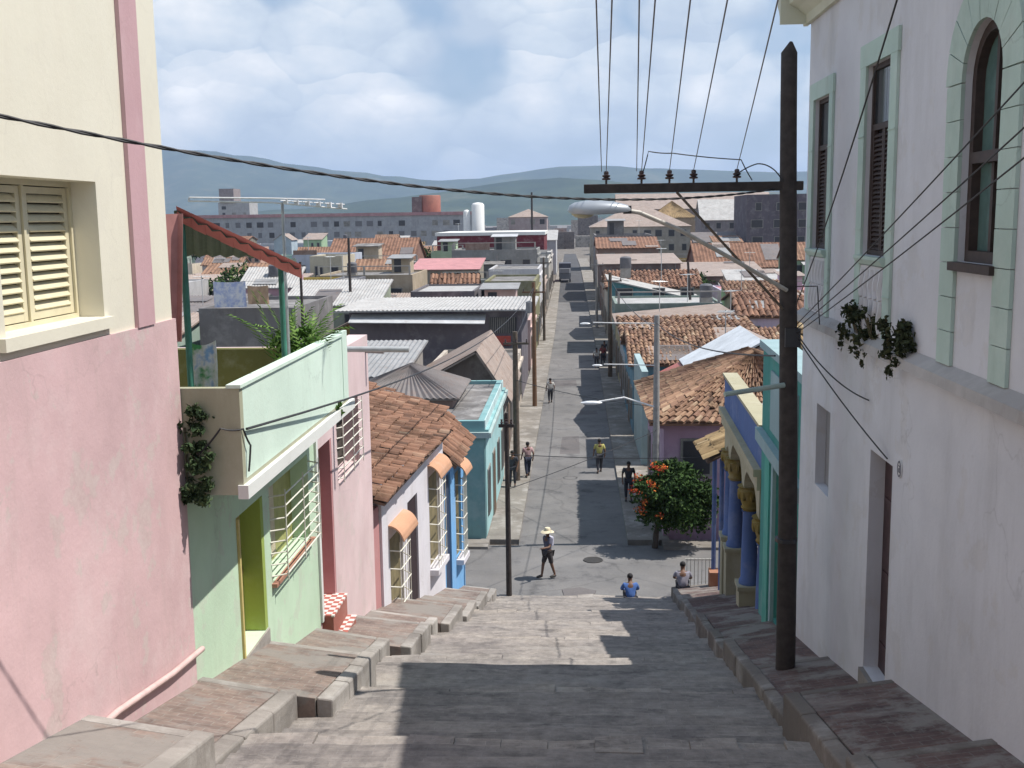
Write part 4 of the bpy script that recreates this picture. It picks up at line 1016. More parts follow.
m = MB(); m.box(-5.9, -4.5, 75.85, 76, -8.75, -8.1); m.build('red_panel', plain('red_board', (.40, .06, .04), .6), sh)
house('cream street house with flat roof, left of the far street behind the grey gable', -9, -3.75, 63.6, 75, -9.3, 'flat', -8.9, (.50, .44, .38), 'grey', None, +1, clut=False)
house('pale pink street house past the dark shed, on the left pavement', -9.5, -3.75, 91, 103, -8.9, 'flat', -8.4, (.55, .40, .37), 'grey', None, +1)
house('olive house with a flat roof and red-brown roof edge, past the white shed roof', -8.6, -3.75, 104, 116, -6.6, 'flat', -5.9, (.22, .21, .12), 'grey', (2, 1), +1)
house('dark house with white roof edge, left of the olive house', -14.6, -8.9, 97, 108, -7.0, 'flat', -6.35, (.14, .13, .14), 'wzinc', None)
house('tan two-storey house with white balcony things, above the white shed roof', -28, -17.5, 118, 130, -6.6, 'flat', -5.9, (.40, .33, .24), 'grey', (3, 2))
yl = house('ochre yellow house with dark windows behind the terrace awning', -31, -24.8, 108, 117, -6.6, 'flat', -6.0, (.44, .32, .08), 'wzinc', (3, 1), clut=False)
m = MB(); m.box(-31.3, -25.5, 106.6, 108, -8.6, -8.4); m.box(-31.3, -25.5, 106.6, 106.7, -8.4, -7.8); m.build('balcony', m_trimw, yl)
house('dark grey block right of the ochre yellow house', -24.6, -22.2, 106, 116, -6.3, 'flat', -5.9, (.17, .17, .19), 'grey', None)
house('pale blue and white house with a thin white roof, behind the ochre yellow house', -37, -29.5, 143, 152, -5.0, 'flat', -4.4, (.46, .50, .58), 'wzinc', (3, 1))
house('cream block with small windows, just left of the big orange-tiled house', -32.5, -28.5, 134, 142, -4.8, 'flat', -4.3, (.52, .47, .36), 'grey', (2, 1))
ot = house('big orange-tiled house with a brick gable end in the middle of the town', -39, -25.4, 172, 186, -6.2, 'gablex', -3.0, (.24, .14, .11), 'tile', None)
house('beige house with a veranda, in front of the big orange-tiled house', -35, -22.0, 155, 166, -6.6, 'flat', -6.0, (.48, .40, .30), 'grey', (5, 1))
house('low pink tin-roofed house left of the far street', -20.5, -12.2, 138, 147, -6.3, 'shed', -5.3, (.30, .27, .22), 'pink', (3, 1))
house('grey concrete house behind the pink tin roof', -17, -5.2, 152, 164, -4.9, 'flat', -4.3, (.26, .26, .25), 'grey', (4, 1), +1)
house('whitewashed stained house beside the far street, in front of the grey concrete house', -9.6, -4.0, 122, 134, -6.2, 'flat', -5.6, (.50, .49, .50), 'grey', (2, 1), +1)
dr_ = house('long dark red warehouse with a white roof edge', -25, -5.6, 200, 222, -3.8, 'flat', -3.1, (.17, .035, .045), 'wzinc', None, 0, 'warehouse', 'warehouse', clut=False)
m = MB(); m.box(-25.3, -5.4, 199.6, 222.4, -3.09, -2.5); m.build('roof_edge', m_trimw, dr_)
house('white corrugated shed at the end of the dark red warehouse', -6.6, -3.9, 226, 240, -4.6, 'shed', -2.8, (.55, .56, .58), 'wzinc', None, 0, 'shed', 'shed')
lg = house('very long grey apartment block with a pinkish roof line', -112, -29, 318, 334, .4, 'flat', 1.1, (.35, .36, .38), 'grey', (26, 3), 0, 'apartment block', 'apartment_block')
m = MB(); m.box(-112.4, -28.8, 317.6, 334.4, 1.1, 2.0); m.build('roof_edge', wm((.42, .24, .25)), lg)
house('white stucco annex in front of the long grey apartment block', -84, -66, 280, 292, -6.5, 'flat', -5.8, (.46, .48, .52), 'grey', (7, 1))
house('pale blue-grey annex right of centre below the long grey apartment block', -62, -46, 268, 280, -5.6, 'flat', -5.0, (.42, .46, .52), 'grey', (6, 1))
tw = house('tall dark and pale tower block on the skyline behind the long grey apartment block', -169, -154, 520, 534, 8, 'flat', 9, (.40, .40, .40), 'grey', (3, 5), 0, 'apartment block', 'tower_block')
m = MB(); m.box(-168, -161, 519, 530, 9, 15.5); m.build('upper_storeys', wm((.28, .24, .24)), tw)
tk = thing('water_tank', 'round rusty red water tank on a grey roof, on the skyline', 'water tank', (-43, 326, 2))
m = MB(); m.lathe((-42.6, 326, 2.0), [(3.2, 0), (3.2, 4.6), (3.0, 4.9)], 20); m.build('tank', metalsheet('tank_red', (.34, .13, .09), .4), tk, smooth=True)
m = MB(); m.box(-47.5, -44.6, 323, 328, 2.0, 6.4); m.build('plinth', wm((.16, .13, .13)), tk)
sl = thing('silo', 'tall white twin silo rising behind the dark red warehouse', 'silo', (-21, 236, -9))
for x, r_, z in ((-20.6, 1.35, 3.2), (-23.0, .75, 1.7)):
    m = MB(); m.lathe((x, 236, -11), [(r_, 0), (r_, z + 10.6), (r_ * .75, z + 11), (.1, z + 11.15)], 18); m.build('cylinder', stucco('white_silo', (.78, .78, .76), .15, .05), sl, smooth=True)
house('distant pinkish building with two dark windows, left of the end of the street', -20, -8.5, 335, 350, .2, 'hip', 2.6, (.36, .30, .30), 'rust', (4, 1))
# under the awning
house('grey slab-sided house with laundry above it, seen under the awning', -26.5, -19.6, 76, 88, -7.2, 'flat', -6.0, (.20, .19, .19), 'grey', None, clut=False)
house('low house with a dark weathered roof, right behind the green house terrace', -20, -9, 34, 45, -7.4, 'shed', -6.6, (.22, .2, .18), 'dark', None)
house('long low house with a dull tin roof, behind the laundry', -44, -30, 112, 124, -7.0, 'shed', -6.0, (.22, .21, .21), 'rust', (4, 1))
house('house with a white balustrade at the left edge of the town', -46, -36.5, 98, 108, -6.4, 'flat', -5.6, (.46, .45, .45), 'wzinc', (4, 1))
house('brown shed-roofed house left of the laundry', -34, -27.5, 84, 94, -7.2, 'shed', -6.4, (.2, .17, .15), 'dark', None)

# ---- right-hand row along the far street, nearest first
pk = house('corner house with rusty hipped tile roof and purplish wall, behind the flowering tree', 3.4, 11.5, 42.2, 51.6, -7.85, 'hip', -5.75, (.40, .27, .36), 'old', (3, 1), -1, overhang=.6)
r4 = thing('house', 'house under the big pale sheet roof with a red lower skirt', 'house', (8, 58, -12.5)); BOXES.append((3.6, 14, 54.5, 62.5, -7))
m = MB(); m.prism([(3.75, -13.2), (14, -13.2), (14, -8.6), (9.2, -6.45), (3.75, -9.4)], 'y', 54.8, 62.2); m.build('wall', wm((.26, .19, .17)), r4)
m = MB(); m.slab([(5.85, 54.6, -8.1), (9.25, 54.6, -6.2), (9.25, 62.4, -6.2), (5.85, 62.4, -8.1)], .06); corrug(m, (5.85, 62.4, -8.07), (5.85, 54.6, -8.07), (9.25, 62.4, -6.17), (9.25, 54.6, -6.17), .3, .018, .01); m.build('pale_roof_sheet', metalsheet('pale_blue_zinc', (.62, .65, .68), .06), r4)
m = MB(); m.slab([(3.4, 54.7, -9.42), (5.86, 54.7, -8.2), (5.86, 62.3, -8.2), (3.4, 62.3, -9.42)], .07)
r4s = m.build('red_roof_skirt', M_REDS, r4)
pw = MB(); pw.box(3.3, 3.62, 54.8, 62.2, -13.2, -7.7); pw.build('shadow_casting_front', wm((.34, .44, .45)), r4)  # street wall raised to parapet height, added to cast shade on the road
m = MB()
for y in (54.9, 57.3, 59.6): m.hexa([(3.4, y, -9.41), (5.86, y, -8.19), (5.86, y + .16, -8.19), (3.4, y + .16, -9.41), (3.4, y, -9.34), (5.86, y, -8.12), (5.86, y + .16, -8.12), (3.4, y + .16, -9.34)])
m.build('roof_ribs', m_trimw, r4s)
m = MB(); m.slab([(9.26, 54.6, -6.2), (14.3, 54.6, -8.6), (14.3, 62.4, -8.6), (9.26, 62.4, -6.2)], .07); m.build('brown_roof_slope', M_RUST, r4)
rows = [
 ('blue-fronted house with old clay tile roof, third along the right side of the far street', 63, 73.5, -8.4, 'gablex', -7.0, (.13, .26, .34), 'old'),
 ('pale house with an old tiled lean-to roof, between two tiled roofs on the right', 74, 82, -8.2, 'shed', -7.5, (.42, .46, .48), 'old'),
 ('rusty-roofed house right of the far street, behind the pale lean-to house', 82.4, 91, -8.0, 'shedx', -7.3, (.40, .36, .22), 'rust'),
 ('grey-green house with a pale roof edge on the right of the far street', 92, 101, -7.8, 'flat', -7.2, (.22, .27, .24), 'wzinc'),
 ('teal-walled house with a white-edged sloping roof on the right of the far street', 103, 112, -5.9, 'shedx', -7.9, (.07, .22, .25), 'wzinc'),
 ('cream house with a long white-edged roof, behind the teal-walled house', 114, 126, -7.3, 'gablex', -5.9, (.46, .42, .36), 'tile'),
 ('dull brown house past the cream one on the right of the far street', 127, 140, -8.0, 'flat', -7.4, (.28, .22, .18), 'grey'),
 ('shop-like house with pale curved roof edge over a dark open front', 146, 160, -6.2, 'shed', -5.4, (.17, .12, .11), 'rust'),
 ('terracotta-fronted house near the far end of the street, right side', 163, 180, -4.6, 'gablex', -3.2, (.30, .20, .16), 'tile'),
 ('low grey house near the far end of the street, right side', 183, 200, -3.6, 'flat', -3.0, (.24, .23, .23), 'grey'),
]
for lab, y0, y1, ze, st, zr, wc, rk in rows: house(lab, 3.3, 12.5 + rnd.uniform(-1, 2), y0, y1, ze, st, zr, wc, rk, (3, 1), -1)
house('house with a long red-tiled roof stretching behind the grey-green house', 14.2, 26, 96, 106, -8.0, 'gablex', -7.0, (.42, .34, .22), 'tile', None)
house('yellow-tiled house, right of the pale sheet roof by the utility pole', 14.5, 24, 70, 80, -8.4, 'gablex', -6.9, (.38, .3, .2), 'yel', None)
house('brown tile-roofed house beside the pale sheet roof, nearest the pole', 14.6, 23, 55, 65, -8.3, 'gablex', -6.6, (.3, .2, .16), 'old', None)
house('lilac-white house with a pink roof edge on the right', 15.8, 26.5, 120, 130, -8.9, 'flat', -8.1, (.46, .43, .52), 'pink', (4, 1))
house('house with streaky red-and-white roof on the right, in front of the beige two-storey building', 17.5, 34, 160, 174, -7.4, 'gablex', -4.2, (.22, .15, .13), 'tile', (5, 1))
house('brown shed-roofed house with a patched roof, right of the palm', 13.5, 24, 140, 152, -7.6, 'shed', -6.4, (.24, .17, .15), 'rust', (3, 1))
be = house('beige two-storey building with tall windows at the far right end of the street', 3.4, 24.5, 238, 256, -2.2, 'hip', 2.2, (.33, .30, .26), 'rust', (8, 2), -1)
house('dark house with a bright white roof behind the crossarm', 29, 40, 258, 270, -1.0, 'gablex', 3.6, (.22, .20, .21), 'wzinc', (4, 2))
house('tall dark purple-grey block beside the wooden pole', 30.5, 46, 200, 216, 2.8, 'flat', 3.5, (.13, .115, .135), 'grey', (4, 3), clut=False)
house('long brown-roofed hall on the right skyline', 15, 70, 400, 420, 2.5, 'gablex', 8.0, (.24, .19, .17), 'rust', None, 0, 'hall', 'hall')
house('ochre-roofed house left of the white-roofed dark house on the skyline', 20, 31, 290, 302, -.5, 'hip', 3.8, (.34, .26, .18), 'yel', None)
house('grey house right of the streaky roof, against the wooden pole', 36, 50, 170, 182, -6.4, 'flat', -5.6, (.26, .25, .27), 'grey', (4, 1))

# left-hand row further along the far street
rowsl = [
 ('white street house with dark door just past the olive house, left side', 117, 121.6, -8.4, 'flat', -7.9, (.52, .50, .46), 'grey'),
 ('rusty-roofed street house past the whitewashed stained house, left side', 135, 150, -7.6, 'shedx', -8.3, (.42, .32, .26), 'rust'),
 ('pale street house next to the grey concrete house, left side of the far street', 166, 182, -6.6, 'flat', -6.0, (.48, .46, .42), 'grey'),
 ('last pale house before the dark red warehouse, left side of the far street', 184, 198, -6.3, 'flat', -5.7, (.44, .42, .40), 'wzinc'),
]
for lab, y0, y1, ze, st, zr, wc, rk in rowsl: house(lab, -9.5, -4.0, y0, y1, ze, st, zr, wc, rk, None, +1)

# ---- the many other houses of the town
COLN = [('cream', (.48, .43, .34)), ('grey', (.27, .26, .26)), ('pale blue', (.36, .44, .52)), ('pink', (.48, .32, .31)), ('white', (.58, .57, .55)), ('ochre', (.42, .32, .14)), ('brown', (.24, .17, .14)), ('pale green', (.34, .42, .32))]
ROON = [('flat grey', 'grey', 'flat'), ('red-tiled', 'tile', 'gablex'), ('old clay-tiled', 'old', 'gablex'), ('white tin', 'wzinc', 'shed'), ('old clay-tiled', 'old', 'shed'), ('rusty tin', 'rust', 'gabley'), ('rusty tin', 'rust', 'shed'), ('dark tin', 'dark', 'shed'), ('flat grey', 'grey', 'flat')]
LAND = [(-40, 320, 'the long grey apartment block'), (-32, 180, 'the big orange-tiled house'), (-15, 210, 'the dark red warehouse'), (-28, 112, 'the ochre yellow house'), (-10, 83, 'the long dark shed'), (14, 247, 'the beige two-storey building'), (25, 166, 'the streaky red-and-white roof'), (38, 208, 'the tall dark block'), (8, 120, 'the white-edged roofs on the right'), (-45, 118, 'the white balustrade house')]
fr = random.Random(21); seen = {}; made = 0
for _ in range(6000):
    if made >= 205: break
    y = fr.uniform(62, 400) if made > 60 else fr.uniform(58, 150); w_, d_h = fr.uniform(4, 9), fr.uniform(4, 8)
    x = fr.uniform(-.62 * y, .30 * y)
    if -5 - w_ / 2 < x < 5 + w_ / 2: continue
    x0, x1, y0, y1 = x - w_ / 2, x + w_ / 2, y - d_h / 2, y + d_h / 2
    if any(x0 < b[1] + .3 and x1 > b[0] - .3 and y0 < b[3] + .9 and y1 > b[2] - .9 for b in BOXES): continue
    if y < 80 and x > -26: continue
    zg = zroad(y); h = fr.uniform(3.4, 5.2) + (fr.random() < .25) * 2
    # keep the sight line to the landmark behind clear
    cn, cc = fr.choice(COLN); rn, rk, st = fr.choice(ROON)
    cc = tuple(c * fr.uniform(.8, 1.15) for c in cc)
    near = min(LAND, key=lambda L: (L[0] - x) ** 2 + (L[1] - y) ** 2 * .5)
    rel = 'behind' if y > near[1] + 12 else 'in front of' if y < near[1] - 12 else ('left of' if x < near[0] else 'right of')
    hgt = 'taller' if h > 5.4 else 'low'
    lab = '%s %s house with %s roof %s %s' % (hgt, cn, rn, rel, near[2])
    house(lab, x0, x1, y0, y1, zg + h, st, zg + h + (.5 if st == 'flat' else fr.uniform(.8, 1.8)), cc, rk, (fr.randint(2, 4), 1) if y < 260 else None, 0, overhang=.25, group='houses of the town beyond the stairs')
    made += 1
# far districts that read as one mass
mb = MB()
for _ in range(900):
    y = 430 + 1500 * fr.random() ** 1.3; x = fr.uniform(-.75 * y, .5 * y); w_, h = fr.uniform(6, 16), fr.uniform(3.5, 8) * (1 + (fr.random() < .08) * 1.2); z = zterr(x, y)
    mb.box(x - w_ / 2, x + w_ / 2, y, y + fr.uniform(6, 12), z - 2, z + h, fr.random())
o = mb.build('far_town', tinted('far_town_walls', [(0, (.16, .13, .12)), (.3, (.30, .28, .27)), (.6, (.44, .41, .37)), (.8, (.30, .19, .15)), (1, (.6, .58, .56))]), tint=True); o['kind'] = 'stuff'
tag(o, 'hazy mass of distant roofs and houses below the hills', 'far town')
# rooftop clutter: tanks and aerials
fr3 = random.Random(11)
tank0 = None; aer0 = None; nt_ = na_ = 0
for (x0, x1, y0, y1, zt) in BOXES:
    if y0 < 60 or y0 > 300: continue
    if fr3.random() < .12 and nt_ < 9:
        r_ = .55
        if tank0 is None:
            t = thing('roof_tank', 'small dark water tank standing on a roof in the town', 'water tank', (0, 0, 0), 'water tanks on the roofs')
            m = MB(); m.lathe((0, 0, .35), [(.5, 0), (.55, .05), (.55, 1.0), (.4, 1.12), (.1, 1.16)], 14); m.build('tank', plain('tank_grey', (.12, .12, .135), .7, 0, .25, 1.), t, smooth=True)
            m = MB(); m.box(-.5, .5, -.5, .5, -.6, .35); m.build('plinth', wm((.26, .24, .22)), t)
            tank0 = t
        else: t = copy_tree(tank0)
        t.location = (fr3.uniform(x0 + 1, x1 - 1), fr3.uniform(y0 + 1, y1 - 1), zt + .55); nt_ += 1
    if fr3.random() < .3 and na_ < 26:
        if aer0 is None:
            t = thing('roof_aerial', 'thin television aerial on a roof in the town', 'aerial', (0, 0, 0), 'television aerials on the roofs')
            m = MB(); m.tube([(0, 0, -.5), (0, 0, 2.6)], .035, 5); m.build('mast', plain('galvanised', (.45, .46, .46), .5, .2), t)
            m = MB(); m.tube([(-.7, 0, 2.5), (.7, 0, 2.5)], .025, 4)
            for k in range(5): m.tube([(-.6 + k * .3, -.45, 2.5), (-.6 + k * .3, .45, 2.5)], .018, 4)
            m.build('rods', plain('galvanised', (.45, .46, .46), .5, .2), t)
            aer0 = t
        else: t = copy_tree(aer0)
        t.location = (fr3.uniform(x0 + 1, x1 - 1), fr3.uniform(y0 + 1, y1 - 1), zt + .3); t.rotation_euler.z = fr3.uniform(0, 3.1); na_ += 1
# ================================================================== poles, lamps, wires
m_wood = plain('creosote_wood', (.045, .036, .033), .85, 0, .35, 8)
m_woodl = plain('weathered_wood', (.11, .085, .065), .9, 0, .3, 6)
m_conc = plain('grey_pole_concrete', (.28, .27, .26), .85, 0, .2, 4)
m_dmetal = plain('dark_metal', (.05, .05, .055), .5, .3)
m_porc = plain('dark_porcelain', (.05, .03, .03), .3)
up = thing('utility_pole', 'near dark wooden utility pole with a long crossarm of insulators against the white house', 'utility pole', (2.84, 14.5, -6.5))
m = MB(); m.tube([(2.845 + .02 * math.sin(q * 5), 14.5 + .65 * q, -6.8 + 8.9 * q) for q in [i / 14 for i in range(15)]] + [(2.85, 15.16, 2.24)], [.135 - .03 * i / 14 for i in range(15)] + [.02], 14)
m.build('shaft', m_wood, up, smooth=True)
m = MB(); m.box(.12, 3.02, 14.96, 15.06, .31, .43); arm = m.build('crossarm', m_wood, up, bevel=.01)
INS = [.42, .89, 1.26, 1.58, 2.15]
for x in INS:
    m = MB(); m.lathe((x, 15.01, .43), [(.015, 0), (.015, .05), (.055, .055), (.06, .075), (.03, .085), (.05, .095), (.055, .115), (.03, .125), (.035, .15), (.025, .17)], 12); m.build('insulator', m_porc, arm, smooth=True)
m = MB(); m.tube([(1.35, 14.94, .31), (2.76, 14.82, -1.25)], .02, 6); m.build('brace', m_woodl, up)
m = MB(); m.tube([(1.95, 14.4, -2.33), (2.78, 14.72, -2.26)], .035, 8); m.build('bracket_arm', plain('teal_grey_pipe', (.34, .42, .38), .5), up, smooth=True)
m = MB(); m.box(2.78, 2.98, 14.70, 14.76, -1.75, -1.5); m.build('fuse_box', m_dmetal, up)
m = MB(); m.lathe((2.845, 14.66, -4.4), [(.152, 0), (.152, .05)], 12); m.build('clamp', m_dmetal, up)
sl = thing('street_lamp', 'large grey street lamp head on a long arm reaching out from the near pole', 'street lamp', (2.78, 14.8, -1.0))
m = MB(); m.tube([(2.80, 14.8, -1.0), (2.0, 14.4, -.55), (1.3, 14.1, -.17), (.80, 13.96, .045), (.5, 13.9, .09)], .028, 8); m.build('arm', plain('pale_arm', (.46, .43, .38), .5), sl, smooth=True)
LP = [(-.06, 13.85, .12)]
m = MB(); prof = [(0, .0), (.02, .075), (.08, .115), (.2, .14), (.35, .145), (.55, .12), (.70, .07), (.74, .03)]
rings = []; vs = []; fs = []; n = 16
for s, r_ in prof:
    for k in range(n):
        a = 2 * math.pi * k / n; vs.append((-.09 + s * 1.06, 13.9 + r_ * 1.1 * math.cos(a), .08 + r_ * .85 * max(-.45, math.sin(a)) ))
for i in range(len(prof) - 1):
    for k in range(n): fs.append((i * n + k, i * n + (k + 1) % n, (i + 1) * n + (k + 1) % n, (i + 1) * n + k))
m.add(vs, fs + [tuple(range(n)), tuple(range(len(vs) - 1, len(vs) - n - 1, -1))]); m.build('head', plain('lamp_grey', (.38, .41, .45), .35, .3, .05), sl, smooth=True)
m = MB(); m.ell((.10, 13.9, .055), (.15, .10, .075), 14, 8); m.build('lens', plain('lamp_lens', (.46, .43, .30), .25, 0, .05), sl, smooth=True)
m = MB(); m.box(.60, .70, 13.87, 13.93, .03, .13); m.build('bracket', m_dmetal, sl)
def pole(label, x, y, ztop, r=.12, mat=None, arms=(), name='utility_pole', lean=0., cat='utility pole', xtra=0):
    zb = zroad(y) - .3 if y > 34.4 else zs(y) - .3
    t = thing(name, label, cat, (x, y, zb + .3))
    m = MB(); m.tube([(x, y, zb), (x + lean * .5, y, (zb + ztop) / 2), (x + lean, y, ztop)], [r * 1.15, r, r * .8], 10); m.build('shaft', mat or m_woodl, t, smooth=True)
    for z, x0, x1 in arms:
        m = MB(); m.box(x0, x1, y - .16, y - .06, z, z + .1)
        a = m.build('crossarm', mat or m_woodl, t)
        for i in range(3):
            m = MB(); m.lathe((x0 + .1 + (x1 - x0 - .2) * i / 2, y - .11, z + .1), [(.02, 0), (.05, .04), (.03, .1), (.04, .16)], 8); m.build('insulator', m_porc, a)
    if xtra:
        m = MB(); m.lathe((x - .3, y - .05, ztop - 2.0), [(.05, -.05), (.22, 0), (.22, .7), (.05, .78)], 12); m.build('transformer', plain('transformer_grey', (.2, .2, .21), .6), t, smooth=True)
    return t
pole('short black pole standing at the foot of the stairs by the blue house', -2.2, 34.25, -6.1, .085, m_wood, [(-6.55, -2.45, -1.95)])
pole('brown wooden pole on the left pavement beyond the turquoise house', -2.85, 51.5, -5.3, .15, m_woodl, [(-5.9, -3.4, -2.2)])
pole('brown wooden pole further down the left pavement with a rusty transformer', -2.75, 72.5, -4.2, .14, plain('rusty_wood', (.16, .09, .05), .9), [(-4.9, -3.5, -2.0)], xtra=1)
pole('thin pole far down the left pavement, past the white shed roof', -3.2, 112, -4.0, .13, m_woodl, [(-4.6, -4.0, -2.4)])
pole('slim dark pole standing among the roofs near the orange-tiled house', -20.6, 100, -1.6, .14, m_wood)
pole('slim dark pole right of the awning, among the roofs on the left', -17.6, 70, -2.6, .1, m_wood)
pole('thin dark mast on the skyline left of the lamp head', -11.2, 290, 6.5, .3, m_wood)
rp = pole('tall grey lamp pole behind the flowering tree, with three lamp arms', 3.06, 41.6, -3.7, .13, m_conc)
for z, L, dz, nm in ((-7.2, 2.75, .12, 0), (-5.6, 2.5, -.22, 1), (-4.0, 3.0, -.25, 2)):
    m = MB(); m.tube([(3.0, 41.55, z), (3.06 - L * .45, 41.4, z + .28 + dz), (3.06 - L * .8, 41.3, z + .2 + dz * .5)], .035 if nm == 0 else .02, 7); a = m.build('lamp_arm', plain('white_rod', (.72, .72, .72), .4), rp, smooth=True)
    m = MB(); m.ell((3.06 - L * .9, 41.27, z + .16 + dz * .5), (.42, .13, .08) if nm == 0 else (.2, .07, .045), 12, 6); m.build('lamp_head', plain('lamp_white', (.70, .72, .74), .35), a, smooth=True)
pole('brown pole on the right pavement beside a group of pedestrians', 2.7, 86, -4.3, .16, m_woodl, [(-5.0, 1.9, 3.6)])
pole('grey pole on the right pavement far down the street', 2.4, 125, -4.8, .15, m_conc, [(-5.4, 1.6, 3.2)])
pole('leaning wooden pole in the yards right of the palm', 10.5, 98, -4.0, .13, m_wood, lean=-.6)

m_cab = plain('cable_black', (.025, .025, .028), .6)
m_cabg = plain('cable_grey', (.16, .16, .17), .6)
tops = [(612, (.23, 7, 1.3)), (655, (.49, 7, 1.3)), (690, (.70, 7, 1.29)), (726, (.92, 7, 1.29)), (776, (1.22, 7, 1.28))]
for i, (x, (_, q)) in enumerate(zip(INS, tops)):
    a = Vector((x, 15.01, .60)); b = Vector(q); d_ = (b - a); e = a + d_ * 2.3
    cable('overhead_wire', 'overhead wire climbing from insulator %s' % ('at the free tip of the crossarm', 'second from the tip of the crossarm', 'in the middle of the crossarm', 'fourth along the crossarm, beside the middle one', 'nearest the pole on the crossarm')[i], [a, e], .0052, .05, mat=m_cabg, group='overhead wires above the stairs')
    if i < 2:
        cable('overhead_wire', 'faint twin wire running beside the one %s' % ('at the crossarm tip', 'second from the crossarm tip')[i], [a + Vector((-.06, .1, 0)), e + Vector((-.13, 0, .02))], .005, .08, mat=m_cabg, group='overhead wires above the stairs')
cable('jumper_wire', 'thin jumper wire looping above the crossarm insulators', [(.9, 15.0, .55), (.98, 15.0, .85), (1.3, 15.0, .82), (2.2, 15.0, .72), (2.35, 15.0, .45)], .008, .01, 6)
cable('jumper_wire', 'curled jumper wire hopping over the crossarm beside the pole', [(2.1, 14.95, .5), (2.4, 14.95, .66), (2.6, 14.95, .60), (2.75, 14.95, .42)], .009, -.02, 6)
cable('twisted_cable', 'thick twisted black cable sagging across the cream wall and the view to the crossarm', [(-4.43, 5.1, .92), (2.72, 15.1, .34)], .009, .40, 130, twist=1.1)
for p, w_ in (((2.894, 7.5, .867), 'highest'), ((2.909, 7.5, .583), 'middle'), ((2.92, 7.5, .392), 'lowest')):
    a = Vector((2.93, 14.75, -1.45 - (.0 if w_ == 'highest' else .06 if w_ == 'middle' else .12))); b = Vector(p); cable('service_wire', '%s of the three wires rising from the pole across the white house' % w_, [a, a + (b - a) * 1.7], .0065, .06, group='service wires along the white house')
a = Vector((2.9, 14.7, -1.2)); b = Vector((2.15, 8, 1.44)); cable('service_wire', 'long thin wire climbing steeply past the louvred windows and out overhead', [a, a + (b - a) * 1.6], .007, .25)
cable('service_wire', 'drop wire from the pole to the top of the brown street door', [(2.95, 14.7, -1.65), (3.47, 12.25, -2.72)], .009, .05)
cable('service_wire', 'short sagging drop wire from the pole ending on the white wall above the door', [(2.95, 14.7, -1.6), (3.47, 13.1, -2.2)], .009, .12)
cable('service_wire', 'small loop of wire between the pole and the corner of the white house', [(2.9, 14.8, -.95), (3.2, 14.8, -.95), (3.22, 14.7, -1.45)], .008, 0)
cable('service_wire', 'black wire hanging from the mint parapet to the leaning pole down the street', [(-3.77, 12.2, -2.35), (-2.75, 72.4, -4.55)], .016, 1.0, 24)
cable('service_wire', 'twist of wire dangling on the corner of the mint parapet', [(-4.3, 12.02, -2.62), (-4.0, 11.98, -2.3), (-3.78, 12.1, -2.33), (-3.75, 12.25, -2.55), (-3.77, 12.2, -2.85)], .012, .02, 5)
for z0, x1, y1, z1, l in ((-7.45, 4.2, 33.6, -7.4, 'level cable spanning the stairs foot from the short black pole to the tiled porch'), (-8.6, 3.06, 41.5, -8.1, 'lower cable from the short black pole to the grey lamp pole')):
    cable('service_wire', l, [(-2.2, 34.3, z0), (x1, y1, z1)], .012, .08)
cable('service_wire', 'cable crossing the far street between the brown wooden pole and the grey lamp pole', [(-2.85, 51.5, -7.6), (3.06, 41.6, -7.2)], .014, .15)
cable('service_wire', 'cable running down the left side of the far street between the two brown poles', [(-2.85, 51.5, -5.6), (-2.75, 72.5, -4.6)], .018, .25)
cable('service_wire', 'cable running down the right side of the far street from the grey lamp pole', [(3.06, 41.6, -4.2), (2.7, 86, -4.7)], .02, .5)
cable('service_wire', 'cable slanting from the near pole down to the grey lamp pole', [(2.7, 15.0, -1.9), (3.06, 41.6, -4.0)], .014, .3)

# ================================================================== flowering tree and other greenery
t = thing('flame_tree', 'round dark green tree with orange-red blossoms at the corner across the street', 'tree', (3.0, 40.9, -12.5))
m = MB(); m.tube([(2.98, 40.9, -12.7), (3.02, 40.9, -12.0), (3.2, 40.9, -11.2)], [.13, .10, .08], 9)
for k in range(8):
    a = k * .8; m.tube([(3.1, 40.9, -11.5), (3.5 + .5 * math.cos(a), 40.7 + .5 * math.sin(a), -10.7), (3.6 + 1.0 * math.cos(a), 40.7 + .95 * math.sin(a), -10.1 + .3 * math.sin(k))], [.06, .035, .015], 5)
m.build('trunk', plain('bark', (.07, .055, .045), .9), t)
m = MB()
for _ in range(12):
    a = rnd.uniform(0, 6.28); e_ = rnd.uniform(-.3, 1.2); foliage(m, (3.75 + 1.15 * math.cos(a) * math.cos(e_), 40.7 + 1.1 * math.sin(a) * math.cos(e_), -10.4 + 1.05 * math.sin(e_)), (.5, .45, .34), 330, .2, .1)
foliage(m, (3.75, 40.7, -10.45), (1.1, 1.05, .95), 6500, .19, .1); foliage(m, (3.0, 40.6, -10.4), (.8, .8, .8), 2200, .17, .1); foliage(m, (4.5, 40.6, -10.75), (.9, .8, 1.0), 2800, .17, .1); foliage(m, (3.6, 40.6, -11.1), (1.1, .9, .6), 2400, .17, .1)
m.build('crown', tinted('tree_leaves', GREEN), t, tint=True)
m = MB()
for k in range(15):
    a = rnd.uniform(2.2, 4.6); z = rnd.uniform(-.5, 1.0); q = math.sqrt(max(.05, 1 - z * z * .8))
    c = (3.35 + 1.2 * q * math.cos(a), 40.55 + 1.15 * q * math.sin(a), -10.35 + 1.15 * z)
    for _ in range(20): m.leaf((c[0] + rnd.gauss(0, .09), c[1] + rnd.gauss(0, .09), c[2] + rnd.gauss(0, .07)), .11, rnd.random())
m.build('blossoms', tinted('blossom_petals', [(0, (.42, .04, .03)), (.5, (.62, .10, .03)), (1, (.75, .30, .06))]), t, tint=True)
